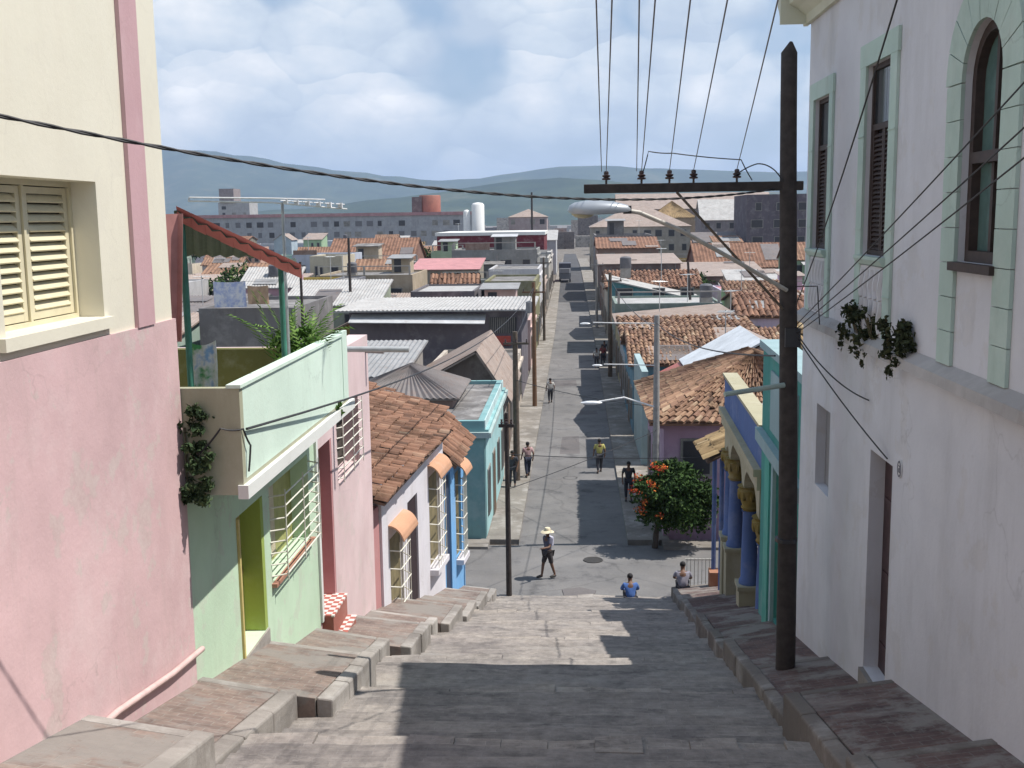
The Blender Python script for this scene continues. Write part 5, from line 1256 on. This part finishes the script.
def tree(label, x, y, r_, h, n=1500, size=.4, palm=False):
    z = zroad(y); t = thing('palm_tree' if palm else 'tree', label, 'tree', (x, y, z))
    m = MB(); m.tube([(x, y, z - .5), (x + .15, y, z + h * .5), (x + .05, y, z + h * .8)], [.25, .18, .1], 8)
    for k in range(5 if not palm else 0):
        a = k * 1.26; m.tube([(x + .1, y, z + h * .5), (x + r_ * .5 * math.cos(a), y + r_ * .5 * math.sin(a), z + h * .8)], [.1, .03], 5)
    m.build('trunk', plain('bark', (.07, .055, .045), .9), t)
    m = MB()
    if palm:
        for k in range(22):
            a = rnd.uniform(0, 6.28); L = r_ * rnd.uniform(.8, 1.15); lift = rnd.uniform(.1, .7)
            pts = [Vector((x + .05 + math.cos(a) * L * q, y + math.sin(a) * L * q, z + h * .8 + L * lift * q - L * .8 * q * q)) for q in (0, .25, .5, .75, 1)]
            sd = Vector((-math.sin(a), math.cos(a), 0))
            for i in range(4):
                for q in (0, .25, .5, .75):
                    p = pts[i].lerp(pts[i + 1], q)
                    for s in (-1, 1): m.add([p, p + (pts[i + 1] - pts[i]) * .2, p + sd * s * L * .24 * (1 - (i + q) / 4.5) + Vector((0, 0, -.12 * L))], [(0, 1, 2)], rnd.random())
        m.build('fronds', tinted('palm_leaves', GREEN), t, tint=True)
    else:
        foliage(m, (x, y, z + h - r_ * .7), (r_, r_, r_ * .75), n, size, .25); m.build('crown', tinted('tree_leaves', GREEN), t, tint=True)
tree('green tree among the roofs, seen under the awning above the laundry', -34.2, 110, 3.0, 7.8, 1800, .45)
tree('palm rising between roofs right of the street, by the patched brown roof', 11.6, 133, 2.6, 6.6, palm=True)
tree('dark shrubby tree beside the palm, right of the far street', 14.5, 136, 1.8, 5.6, 900, .4)
tree('small tree growing by the left pavement near the olive house', -4.6, 118.6, 1.1, 4.6, 600, .3) if False else None
tree('distant tree in front of the long grey apartment block, left part', -92, 255, 4.0, 8, 1200, .7)
tree('distant tree beside the beige two-storey building', 28.5, 232, 3.0, 8, 1000, .6)
tree('distant tree left of the dark red warehouse', -30, 210, 2.8, 7, 900, .55)

# laundry
m, nt, b = newmat('white_blue_cloth'); v = coords(nt)
nt.links.new(ramp(nt, noise(nt, v, 2.5, 4), [(.4, (.72, .72, .76)), (.62, (.38, .44, .66))]), b.inputs['Base Color']); b.inputs['Roughness'].default_value = .95
cloth('laundry_sheet', 'white and blue sheet hung to dry above the grey slab-sided house', -25.2, -22.9, 75.5, -5.9, -4.1, m, .08, group='washing hung out behind the awning')
cloth('laundry_sheet', 'tan and orange sheet hung to dry beside the white and blue one', -22.8, -21.3, 75.5, -5.7, -4.4, plain('tan_cloth', (.44, .30, .20), .95, 0, .25, 2), .08, group='washing hung out behind the awning')
cable('clothes_line', 'clothes line holding the two drying sheets', [(-25.8, 75.5, -3.95), (-20.8, 75.5, -4.1)], .015, .06)

# ================================================================== people
def skin_mesh(name, joints, edges, mat, parent, sub=2):
    names = list(joints); me = bpy.data.meshes.new(name)
    me.from_pydata([joints[k][0] for k in names], [(names.index(a), names.index(b)) for a, b in edges], [])
    o = bpy.data.objects.new('skin_tmp', me); COL.objects.link(o)
    o.modifiers.new('s', 'SKIN')
    for i, k in enumerate(names):
        r_ = joints[k][1]; me.skin_vertices[0].data[i].radius = (r_, r_) if isinstance(r_, (int, float)) else r_
        me.skin_vertices[0].data[i].use_root = (i == 0)
    md = o.modifiers.new('ss', 'SUBSURF'); md.levels = sub; md.render_levels = sub
    dg = bpy.context.evaluated_depsgraph_get()
    out = bpy.data.meshes.new_from_object(o.evaluated_get(dg)); out.name = name
    bpy.data.objects.remove(o)
    for p in out.polygons: p.use_smooth = True
    out.materials.clear(); out.materials.append(mat)
    return out
m_skin = plain('brown_skin', (.15, .075, .045), .6, 0, .08); m_hair = plain('black_hair', (.012, .01, .01), .8)
def person(label, x, y, z, rz, shirt, legs, pose='stand', hat=None, shorts=False, lean=0., extra=None, h=1.72, group=None, sleeves=True):
    t = thing('person', label, 'person', (x, y, z), group); t.rotation_euler.z = rz
    k = h / 1.72
    if pose == 'sit':   # seat at z=0, facing +Y (local), feet on the step below
        J = dict(pel=((0, 0, .10), (.15, .12)), waist=((0, .06, .28), (.135, .105)), chest=((0, .15, .47), (.165, .115)), neck=((0, .21, .60), .058), headb=((0, .25, .67), .075), head=((0, .27, .76), (.085, .10)), top=((0, .26, .86), .055))
        hips = (.10, .04, .08); knee = (.15, .44, .22); ank = (.14, .50, -.13); toe = (.15, .66, -.155)
        sh = (.19, .15, .54); el = (.27, .30, .34); wr = (.16, .47, .27)
    else:
        J = dict(pel=((0, 0, .93), (.145, .105)), waist=((0, .0, 1.10), (.125, .095)), chest=((0, lean * .4, 1.31), (.165, .11)), neck=((0, lean * .7, 1.48), .055), headb=((0, lean * .8 + .01, 1.54), .07), head=((0, lean + .015, 1.62), (.08, .098)), top=((0, lean, 1.70), .05))
        hips = (.095, 0, .90); knee = (.11, .03, .50); ank = (.11, -.01, .09); toe = (.13, .15, .03)
        sh = (.20, lean * .5, 1.40); el = (.265, -.03, 1.13); wr = (.25, .10, .90)
    E = [('pel', 'waist'), ('waist', 'chest'), ('chest', 'neck'), ('neck', 'headb'), ('headb', 'head'), ('head', 'top')]
    for s, sd in ((1, 'r'), (-1, 'l')):
        step = (.10 if s > 0 else -.10) if pose == 'walk' else 0
        f = lambda p, st=0: (p[0] * s, p[1] + st, p[2])
        e_, w_ = f(el, -step * .6), f(wr, -step * 1.3)
        if pose == 'walk' and s < 0 and extra == 'arm_out': e_, w_ = (-.30, .14, 1.18), (-.34, .40, 1.20)
        J.update({'hip' + sd: (f(hips), .085), 'knee' + sd: (f(knee, step), .06), 'ank' + sd: (f(ank, step * 2), .04), 'toe' + sd: (f(toe, step * 2), .038),
                  'sho' + sd: (f(sh), .058), 'el' + sd: (e_, .042), 'wr' + sd: (w_, .03)})
        wv = Vector(w_); dv = (wv - Vector(e_)).normalized(); pv = wv + dv * .07
        J['palm' + sd] = (tuple(pv), (.036, .022))
        E += [('pel', 'hip' + sd), ('hip' + sd, 'knee' + sd), ('knee' + sd, 'ank' + sd), ('ank' + sd, 'toe' + sd), ('chest', 'sho' + sd), ('sho' + sd, 'el' + sd), ('el' + sd, 'wr' + sd), ('wr' + sd, 'palm' + sd)]
        side = dv.cross(Vector((0, 1, .3))).normalized()
        for i, (off, L) in enumerate(((-.03, .075), (-.01, .09), (.01, .085), (.03, .065))):
            a = pv + side * off + dv * .035; b_ = a + dv * L * .7 + Vector((0, .02, 0))
            J['f%d%s' % (i, sd)] = (tuple(b_), .0085); E.append(('palm' + sd, 'f%d%s' % (i, sd)))
        J['th' + sd] = (tuple(wv + dv * .05 + side * .055 + Vector((0, .02, 0))), .010); E.append(('wr' + sd, 'th' + sd))
    J = {a: (tuple(c * k for c in p), (r_ if isinstance(r_, (int, float)) else r_)) for a, (p, r_) in J.items()}
    def put(name, me, mirror=None):
        o = bpy.data.objects.new(name, me); COL.objects.link(o); o.parent = t; return o
    me = skin_mesh('body', J, E, m_skin, t); body = put('body', me)
    hd = Vector(J['head'][0])
    fm = MB(); fm.ell(hd + Vector((0, .095, -.015)), (.014, .022, .024), 8, 5)
    for s in (-1, 1): fm.ell(hd + Vector((s * .083, -.005, -.01)), (.012, .025, .033), 8, 5)
    o = fm.build('nose_and_ears', m_skin, None, smooth=True); o.parent = body
    fm = MB()
    for s in (-1, 1): fm.ell(hd + Vector((s * .032, .088, .012)), (.013, .008, .008), 6, 4)
    fm.box(hd.x - .025, hd.x + .025, hd.y + .088, hd.y + .098, hd.z - .055, hd.z - .048); o = fm.build('eyes_and_mouth', m_hair, None); o.parent = body
    fm = MB(); fm.ell(hd + Vector((0, -.018, .035)), (.094, .108, .085), 12, 8); o = fm.build('hair', m_hair, None, smooth=True); o.parent = t
    def g(a, dr): p, r_ = J[a]; return (p, tuple(q + dr for q in r_) if isinstance(r_, tuple) else r_ + dr)
    S = {a: g(a, .02) for a in ('chest', 'waist', 'pel', 'shor', 'shol')}; S['collar'] = (tuple(Vector(J['chest'][0]).lerp(Vector(J['neck'][0]), .55)), .085)
    SE = [('chest', 'waist'), ('waist', 'pel'), ('chest', 'shor'), ('chest', 'shol'), ('chest', 'collar')]
    for sd in 'rl':
        S['sl' + sd] = (tuple(Vector(J['sho' + sd][0]).lerp(Vector(J['el' + sd][0]), .75)), .062); SE.append(('sho' + sd, 'sl' + sd))
        if sleeves == 'long':
            S['sle' + sd] = (tuple(Vector(J['el' + sd][0])), .055); S['slw' + sd] = (tuple(Vector(J['el' + sd][0]).lerp(Vector(J['wr' + sd][0]), .9)), .042); SE += [('sl' + sd, 'sle' + sd), ('sle' + sd, 'slw' + sd)]
    put('shirt', skin_mesh('shirt', S, SE, plain('shirt_%d_%d_%d' % tuple(int(c * 100) for c in shirt), shirt, .9, 0, .2, 8), t))
    T = {a: g(a, .024) for a in ('pel', 'hipr', 'hipl', 'kneer', 'kneel')}; TE = [('pel', 'hipr'), ('pel', 'hipl'), ('hipr', 'kneer'), ('hipl', 'kneel')]
    if not shorts:
        for sd in 'rl': T['sh' + sd] = (tuple(Vector(J['knee' + sd][0]).lerp(Vector(J['ank' + sd][0]), .85)), .058); TE.append(('knee' + sd, 'sh' + sd))
    put('trousers', skin_mesh('trousers', T, TE, plain('cloth_%d_%d_%d' % tuple(int(c * 100) for c in legs), legs, .9, 0, .2, 8), t))
    sm = MB()
    for sd in 'rl':
        a, b_ = Vector(J['ank' + sd][0]), Vector(J['toe' + sd][0]); c = a.lerp(b_, .55); sm.ell((c.x, c.y, b_.z + .015), (.05, .145, .052), 10, 6)
    o = sm.build('shoes', plain('dark_shoes', (.03, .028, .028), .7), None, smooth=True); o.parent = t
    if hat:
        hm = MB(); n = 20; vs = []; prof = [(.235, -.01), (.17, .012), (.108, .03), (.105, .09), (.085, .125), (.01, .135)]
        for r_, zz in prof:
            for q in range(n):
                a = 2 * math.pi * q / n; vs.append((hd.x + r_ * math.cos(a), hd.y + r_ * 1.02 * math.sin(a), hd.z + .045 + zz - (.03 * abs(math.sin(a)) if r_ > .2 else 0)))
        fs = [(i * n + q, i * n + (q + 1) % n, (i + 1) * n + (q + 1) % n, (i + 1) * n + q) for i in range(5) for q in range(n)]
        hm.add(vs, fs + [tuple(range(5 * n, 6 * n))]); o = hm.build('hat', plain('straw_hat', (.68, .60, .42), .9, 0, .1, 30), None, smooth=True); o.parent = t
    if extra == 'arm_out':
        bm_ = MB(); c = Vector(J['chest'][0]); bm_.box(c.x - .02, c.x + .21, c.y - .24, c.y - .12, c.z - .22, c.z + .12); o = bm_.build('shoulder_bag', plain('pale_bag', (.55, .55, .66), .8), None, bevel=.03); o.parent = t
    return t
zr = -12.41
person('man in a wide straw hat, dark waistcoat and shorts, walking across the crossing street', -1.0, 37.0, -12.43, R(125), (.10, .10, .14), (.05, .042, .042), 'walk', True, True, extra='arm_out')
person('seated person in a blue hooded top, on the bottom step, seen from behind', 1.72, 34.05, zs(34.3) + .03, R(2), (.07, .15, .40), (.04, .04, .05), 'sit', sleeves='long')
person('seated person in a grey and dark top, on the right kerb, seen from behind', 3.36, 33.85, zs(34.1) + .40, R(-4), (.26, .25, .30), (.04, .04, .05), 'sit', h=1.8)
person('pedestrian in a pale pink top and dark trousers beside the brown wooden pole', -2.35, 52.2, zroad(52) + .14, R(20), (.50, .32, .32), (.03, .035, .06), 'walk')
person('pedestrian in dark clothes partly hidden behind the black pole', -2.98, 50.2, zroad(50) + .14, R(170), (.05, .05, .06), (.04, .04, .05), 'stand')
person('pedestrian in white top far up the left edge of the far street', -1.75, 74.5, zroad(74), R(10), (.55, .53, .50), (.03, .03, .04), 'walk')
if 0: person('person in an orange-red shirt crouched by the turquoise corner', -3.9, 41.3, -12.2, R(180), (.42, .12, .07), (.2, .1, .08), 'sit', h=1.6)
if 0: person('person in light shirt standing on the turquoise house pavement', -3.0, 43.2, zroad(43) + .14, R(150), (.30, .34, .24), (.10, .12, .10), 'stand')
person('person in a yellow shirt walking in the shade edge of the far street', 1.15, 53.6, zroad(53), R(10), (.48, .44, .14), (.04, .04, .05), 'walk')
person('person in dark clothes on the right pavement behind the flowering tree', 2.3, 47.6, zroad(47) + .14, R(180), (.04, .04, .05), (.03, .03, .04), 'stand', h=1.78)
if 0: person('person in white shirt far off on the right pavement', 2.6, 51.0, zroad(51) + .14, R(180), (.5, .48, .46), (.05, .05, .06), 'stand')
person('far pedestrian in a pale shirt, first of the group by the brown right-hand pole', 1.75, 92, zroad(92), R(0), (.5, .48, .45), (.04, .04, .05), 'walk')
person('far pedestrian in dark red beside the one in a pale shirt', 2.3, 93, zroad(93) + .14, R(180), (.22, .05, .05), (.04, .04, .05), 'walk')
person('far pedestrian in black on the right kerb, behind the dark red one', 2.5, 96, zroad(96) + .14, R(180), (.04, .04, .05), (.04, .04, .05), 'stand')

# ================================================================== vehicles
def car(label, x, y, rz, col):
    z = zroad(y); t = thing('car', label, 'car', (x, y, z)); t.rotation_euler.z = rz
    paint = plain('car_paint_%d' % int(col[2] * 1000), col, .35, .2, .05)
    def P(m, name, mat, par, **k):
        o = m.build(name, mat, None, **k); o.parent = par; return o
    sec = [(-2.15, .45), (-2.2, .75), (-2.05, .95), (-1.35, 1.0), (-.85, 1.42), (.55, 1.42), (1.15, .98), (2.0, .88), (2.18, .7), (2.15, .42), (1.75, .34), (-1.75, .34)]
    m = MB(); m.prism([(a, b) for a, b in sec], 'x', -.84, .84); body = P(m, 'body', paint, t, bevel=.07)
    m = MB(); m.hexa([(-.70, -1.37, 1.02), (.70, -1.37, 1.02), (.62, -.93, 1.37), (-.62, -.93, 1.37), (-.70, -1.40, 1.03), (.70, -1.40, 1.03), (.62, -.96, 1.39), (-.62, -.96, 1.39)]); P(m, 'rear_window', M_DGLASS, t)
    for s in (-1, 1):
        m = MB(); m.prism([(-1.1, 1.02), (-.78, 1.36), (.5, 1.36), (.95, 1.02)], 'x', s * .835, s * .848); P(m, 'side_window', M_DGLASS, t)
        m = MB(); m.box(s * .55 if s > 0 else -.8, .8 if s > 0 else -.55, -2.225, -2.15, .7, .84); P(m, 'tail_light', plain('tail_red', (.35, .02, .02), .3), t)
        for yy in (-1.3, 1.35):
            m = MB(); n = 18; m.prism([(yy + .32 * math.cos(i * 2 * math.pi / n), .32 + .32 * math.sin(i * 2 * math.pi / n)) for i in range(n)], 'x', s * .66, s * .86); wl = P(m, 'wheel', plain('tyre', (.02, .02, .02), .9), t)
            m = MB(); m.prism([(yy + .19 * math.cos(i * 2 * math.pi / n), .32 + .19 * math.sin(i * 2 * math.pi / n)) for i in range(n)], 'x', s * .80, s * .87); P(m, 'rim', M_ZINC, wl)
    m = MB(); m.box(-.82, .82, -2.28, -2.17, .42, .56); P(m, 'bumper', M_ZINC, t)
if 0: car('dark parked car at the right kerb of the far street, seen from behind', 1.05, 90.5, 0, (.05, .055, .07))
if 0: car('dark parked car far off along the right kerb', 1.15, 128, 0, (.07, .06, .06))
tr = thing('truck', 'dark box truck at the far end of the street', 'truck', (-1.9, 205, zroad(205)))
m = MB(); z = zroad(205); m.box(-3.0, -.8, 203, 208, z + .9, z + 3.4); m.build('cargo_box', plain('truck_dark', (.08, .085, .11), .6), tr, bevel=.05)
m = MB(); m.prism([(201.2, z + .6), (203, z + .6), (203, z + 2.5), (201.9, z + 2.5), (201.3, z + 1.7)], 'x', -2.9, -.9); cb = m.build('cab', plain('cab_grey', (.16, .17, .19), .5), tr, bevel=.05)
m = MB(); m.hexa([(-2.75, 201.26, z + 1.72), (-1.05, 201.26, z + 1.72), (-1.05, 201.85, z + 2.42), (-2.75, 201.85, z + 2.42), (-2.75, 201.2, z + 1.74), (-1.05, 201.2, z + 1.74), (-1.05, 201.79, z + 2.44), (-2.75, 201.79, z + 2.44)]); m.build('windscreen', M_DGLASS, cb)
for x in (-2.95, -1.1):
    for yy in (202, 206.6):
        m = MB(); n = 14; m.prism([(yy + .45 * math.cos(i * 2 * math.pi / n), z + .45 + .45 * math.sin(i * 2 * math.pi / n)) for i in range(n)], 'x', x, x + .25); m.build('wheel', plain('tyre', (.02, .02, .02), .9), tr)
# ================================================================== hills, haze, sky, light, camera
def hills(name, prof, D, depth, zbase, mat, rough):
    """long ridge: profile (x, z) at distance D, rising from the front and falling behind"""
    hr = random.Random(5); pts = []
    for (xa, za), (xb_, zb) in zip(prof, prof[1:]):
        n = max(2, int((xb_ - xa) / 90))
        for i in range(n): q = i / n; s = q * q * (3 - 2 * q); pts.append((xa + (xb_ - xa) * q, za + (zb - za) * s))
    pts.append(prof[-1])
    rows = [(-1.0, 0), (-.8, .12), (-.6, .3), (-.42, .5), (-.26, .70), (-.12, .88), (0, 1.0), (.15, .9), (.4, .6), (.7, .25), (1.0, 0)]
    vs = []
    for t_, h in rows:
        for i, (x, z) in enumerate(pts):
            sp = math.sin(x * .0075 + t_ * 2) * .5 + math.sin(x * .017 + 1.3 - t_ * 3) * .3 + math.sin(x * .041 + t_) * .15
            hh = zbase + (z - zbase) * max(0, h + (.14 * sp * h * (1 - h) * 4 if 0 < h < 1 else 0)) + (hr.uniform(-1, 1) * rough if h == 1 else 0)
            vs.append((x * (1 + t_ * depth / D), D + t_ * depth + 60 * sp * (1 - h), hh))
    n = len(pts); m = MB(); m.add(vs, [(j * n + i, j * n + i + 1, (j + 1) * n + i + 1, (j + 1) * n + i) for j in range(len(rows) - 1) for i in range(n - 1)])
    return structure(m, name, mat, smooth=True)
m, nt, b = newmat('forested_hill'); v = coords(nt)
c1 = ramp(nt, noise(nt, v, .004, 9, .7), [(.35, (.02, .036, .02)), (.55, (.045, .068, .035)), (.72, (.12, .12, .075))])
nt.links.new(c1, b.inputs['Base Color']); b.inputs['Roughness'].default_value = 1; b.inputs['Specular IOR Level'].default_value = 0
hills('hills', [(-6570, 406), (-4652, 463), (-3414, 453), (-2805, 449), (-2492, 436), (-2205, 420), (-1907, 380), (-1612, 322), (-1316, 282), (-1022, 246), (-787, 219), (-552, 232), (-318, 262), (-85, 293), (146, 294), (376, 274), (720, 257), (1176, 238), (1852, 242), (2964, 180), (4593, 113), (6685, 108)], 6500, 1700, -22, m, 3)
hills('hills', [(-1500, -20), (-898, 40), (-567, 70), (-436, 86), (-306, 105), (-176, 120), (-48, 127), (81, 115), (240, 97), (463, 80), (716, 66), (1338, 47), (2250, 21), (3000, -20)], 3600, 900, -22, m, 1.5)

hz = MB(); hz.box(-9400, 9400, -62, 13100, -25, 520)
o = hz.build('haze', None); o['kind'] = 'stuff'
tag(o, 'thin blue-grey haze over the town and hills', 'haze')
hm = bpy.data.materials.new('haze_air'); hm.use_nodes = True; nt = hm.node_tree
for n_ in list(nt.nodes): nt.nodes.remove(n_)
out = nd(nt, 'ShaderNodeOutputMaterial'); pv = nd(nt, 'ShaderNodeVolumePrincipled')
pv.inputs['Color'].default_value = (.55, .70, .97, 1); pv.inputs['Density'].default_value = HAZE; pv.inputs['Anisotropy'].default_value = .2
nt.links.new(pv.outputs['Volume'], out.inputs['Volume']); o.data.materials.append(hm)

SUN = Vector((1.0, .07, 1.78)).normalized()
wd = bpy.data.worlds.new('World'); SC.world = wd; wd.cycles.sampling_method = 'MANUAL'; wd.cycles.sample_map_resolution = 512; wd.use_nodes = True; nt = wd.node_tree
bg = nt.nodes['Background']; bg.inputs['Strength'].default_value = SKY
sky = nd(nt, 'ShaderNodeTexSky', sky_type='NISHITA'); sky.sun_disc = False
sky.sun_elevation = math.asin(SUN.z); sky.sun_rotation = math.atan2(SUN.x, SUN.y); sky.air_density = 1.0; sky.dust_density = 1.6; sky.ozone_density = 1.2
tc = nd(nt, 'ShaderNodeTexCoord')
def wnoise(scale, off, zs_, detail=8, rough=.56):
    mp = nd(nt, 'ShaderNodeMapping'); mp.inputs['Scale'].default_value = (1, 1, zs_); mp.inputs['Location'].default_value = off
    nt.links.new(tc.outputs['Generated'], mp.inputs['Vector']); return noise(nt, mp.outputs['Vector'], scale, detail, rough)
sepz = nd(nt, 'ShaderNodeSeparateXYZ'); nt.links.new(tc.outputs['Generated'], sepz.inputs[0])
def math_(op, a, b):
    n_ = nd(nt, 'ShaderNodeMath', operation=op)
    for i, q in enumerate((a, b)):
        if isinstance(q, (int, float)): n_.inputs[i].default_value = q
        else: nt.links.new(q, n_.inputs[i])
    return n_.outputs[0]
# cumulus: billowing cells on a broad cover pattern, lit from above, thinned to dark blue above the view to cut fill light
def density(off):
    mp = nd(nt, 'ShaderNodeMapping'); mp.inputs['Scale'].default_value = (1, 1, 1.5); mp.inputs['Location'].default_value = tuple(a_ + b_ for a_, b_ in zip(OFF2, off)); nt.links.new(tc.outputs['Generated'], mp.inputs['Vector'])
    wn = nd(nt, 'ShaderNodeTexNoise'); wn.inputs['Scale'].default_value = 11; wn.inputs['Detail'].default_value = 3; nt.links.new(mp.outputs[0], wn.inputs['Vector'])
    wsc = nd(nt, 'ShaderNodeVectorMath', operation='SCALE'); wsc.inputs['Scale'].default_value = .07; nt.links.new(wn.outputs['Color'], wsc.inputs[0])
    wad = nd(nt, 'ShaderNodeVectorMath', operation='ADD'); nt.links.new(mp.outputs[0], wad.inputs[0]); nt.links.new(wsc.outputs[0], wad.inputs[1])
    vo = nd(nt, 'ShaderNodeTexVoronoi'); vo.feature = 'F1'; vo.inputs['Scale'].default_value = 9; vo.inputs['Detail'].default_value = 1; vo.inputs['Roughness'].default_value = .5;
    nt.links.new(wad.outputs[0], vo.inputs['Vector'])
    rel = nd(nt, 'ShaderNodeVectorMath', operation='SUBTRACT'); nt.links.new(wad.outputs[0], rel.inputs[0]); nt.links.new(vo.outputs['Position'], rel.inputs[1])
    rz = nd(nt, 'ShaderNodeSeparateXYZ'); nt.links.new(rel.outputs[0], rz.inputs[0])      # height above the middle of its own billow
    return math_('ADD', math_('MULTIPLY', math_('SUBTRACT', 1.0, vo.outputs['Distance']), .55), math_('MULTIPLY', noise(nt, mp.outputs[0], 3.4, 4, .6), 1.0)), rz.outputs['Z']
d0, top_ = density((0, 0, 0))
lit = math_('MULTIPLY', top_, 1.9)
high = ramp(nt, sepz.outputs['Z'], [(.22, (1, 1, 1)), (.55, (.25, .25, .25))])
cover = math_('MULTIPLY', ramp(nt, d0, [(CV[0], (0, 0, 0)), (CV[1], (1, 1, 1))]), high)
lm = math_('ADD', math_('ADD', math_('MULTIPLY', lit, 1.5), math_('MULTIPLY', wnoise(8.0, OFF1, 1.7, 5, .62), 1.15)), math_('ADD', math_('MULTIPLY', d0, .9), CV[2]))
puff = ramp(nt, lm, [(.24, (4.7, 5.5, 6.5)), (.42, (6.0, 6.7, 7.4)), (.60, (7.6, 7.9, 8.2)), (.80, (9.8, 9.7, 9.6))])
low = ramp(nt, sepz.outputs['Z'], [(.0, (1, 1, 1)), (.10, (0, 0, 0))])
blue = mix(nt, sky.outputs[0], (3.4, 4.8, 6.6), .45)
blue = mix(nt, (2.0, 3.0, 4.8), blue, high)
c = mix(nt, blue, puff, cover)
c = mix(nt, c, (5.6, 6.3, 7.0), math_('MULTIPLY', low, .6))
nt.links.new(c, bg.inputs['Color'])

ld = bpy.data.lights.new('sun', 'SUN'); ld.energy = SUNE; ld.angle = R(.5); ld.color = (1.0, .95, .88)
lo = bpy.data.objects.new('sun', ld); COL.objects.link(lo); lo.rotation_euler = SUN.to_track_quat('Z', 'Y').to_euler(); lo.location = (30, 10, 60)

cd = bpy.data.cameras.new('camera'); co = bpy.data.objects.new('camera', cd); COL.objects.link(co)
cd.sensor_width = 36; cd.lens = 36 * 1100 / 1024; cd.clip_end = 30000; cd.clip_start = .05
co.matrix_world = Matrix(((.9983053, .0051864, .0579631, 0), (.0565333, .1498582, -.9870899, 0), (-.0138057, .9886939, .149311, 0), (0, 0, 0, 1)))
SC.camera = co
SC.view_settings.view_transform = 'Standard'; SC.view_settings.look = 'None'; SC.view_settings.gamma = 1; SC.view_settings.exposure = EXPO
SC.cycles.volume_bounces = 1; SC.cycles.max_bounces = 6; SC.cycles.diffuse_bounces = 3; SC.cycles.glossy_bounces = 2
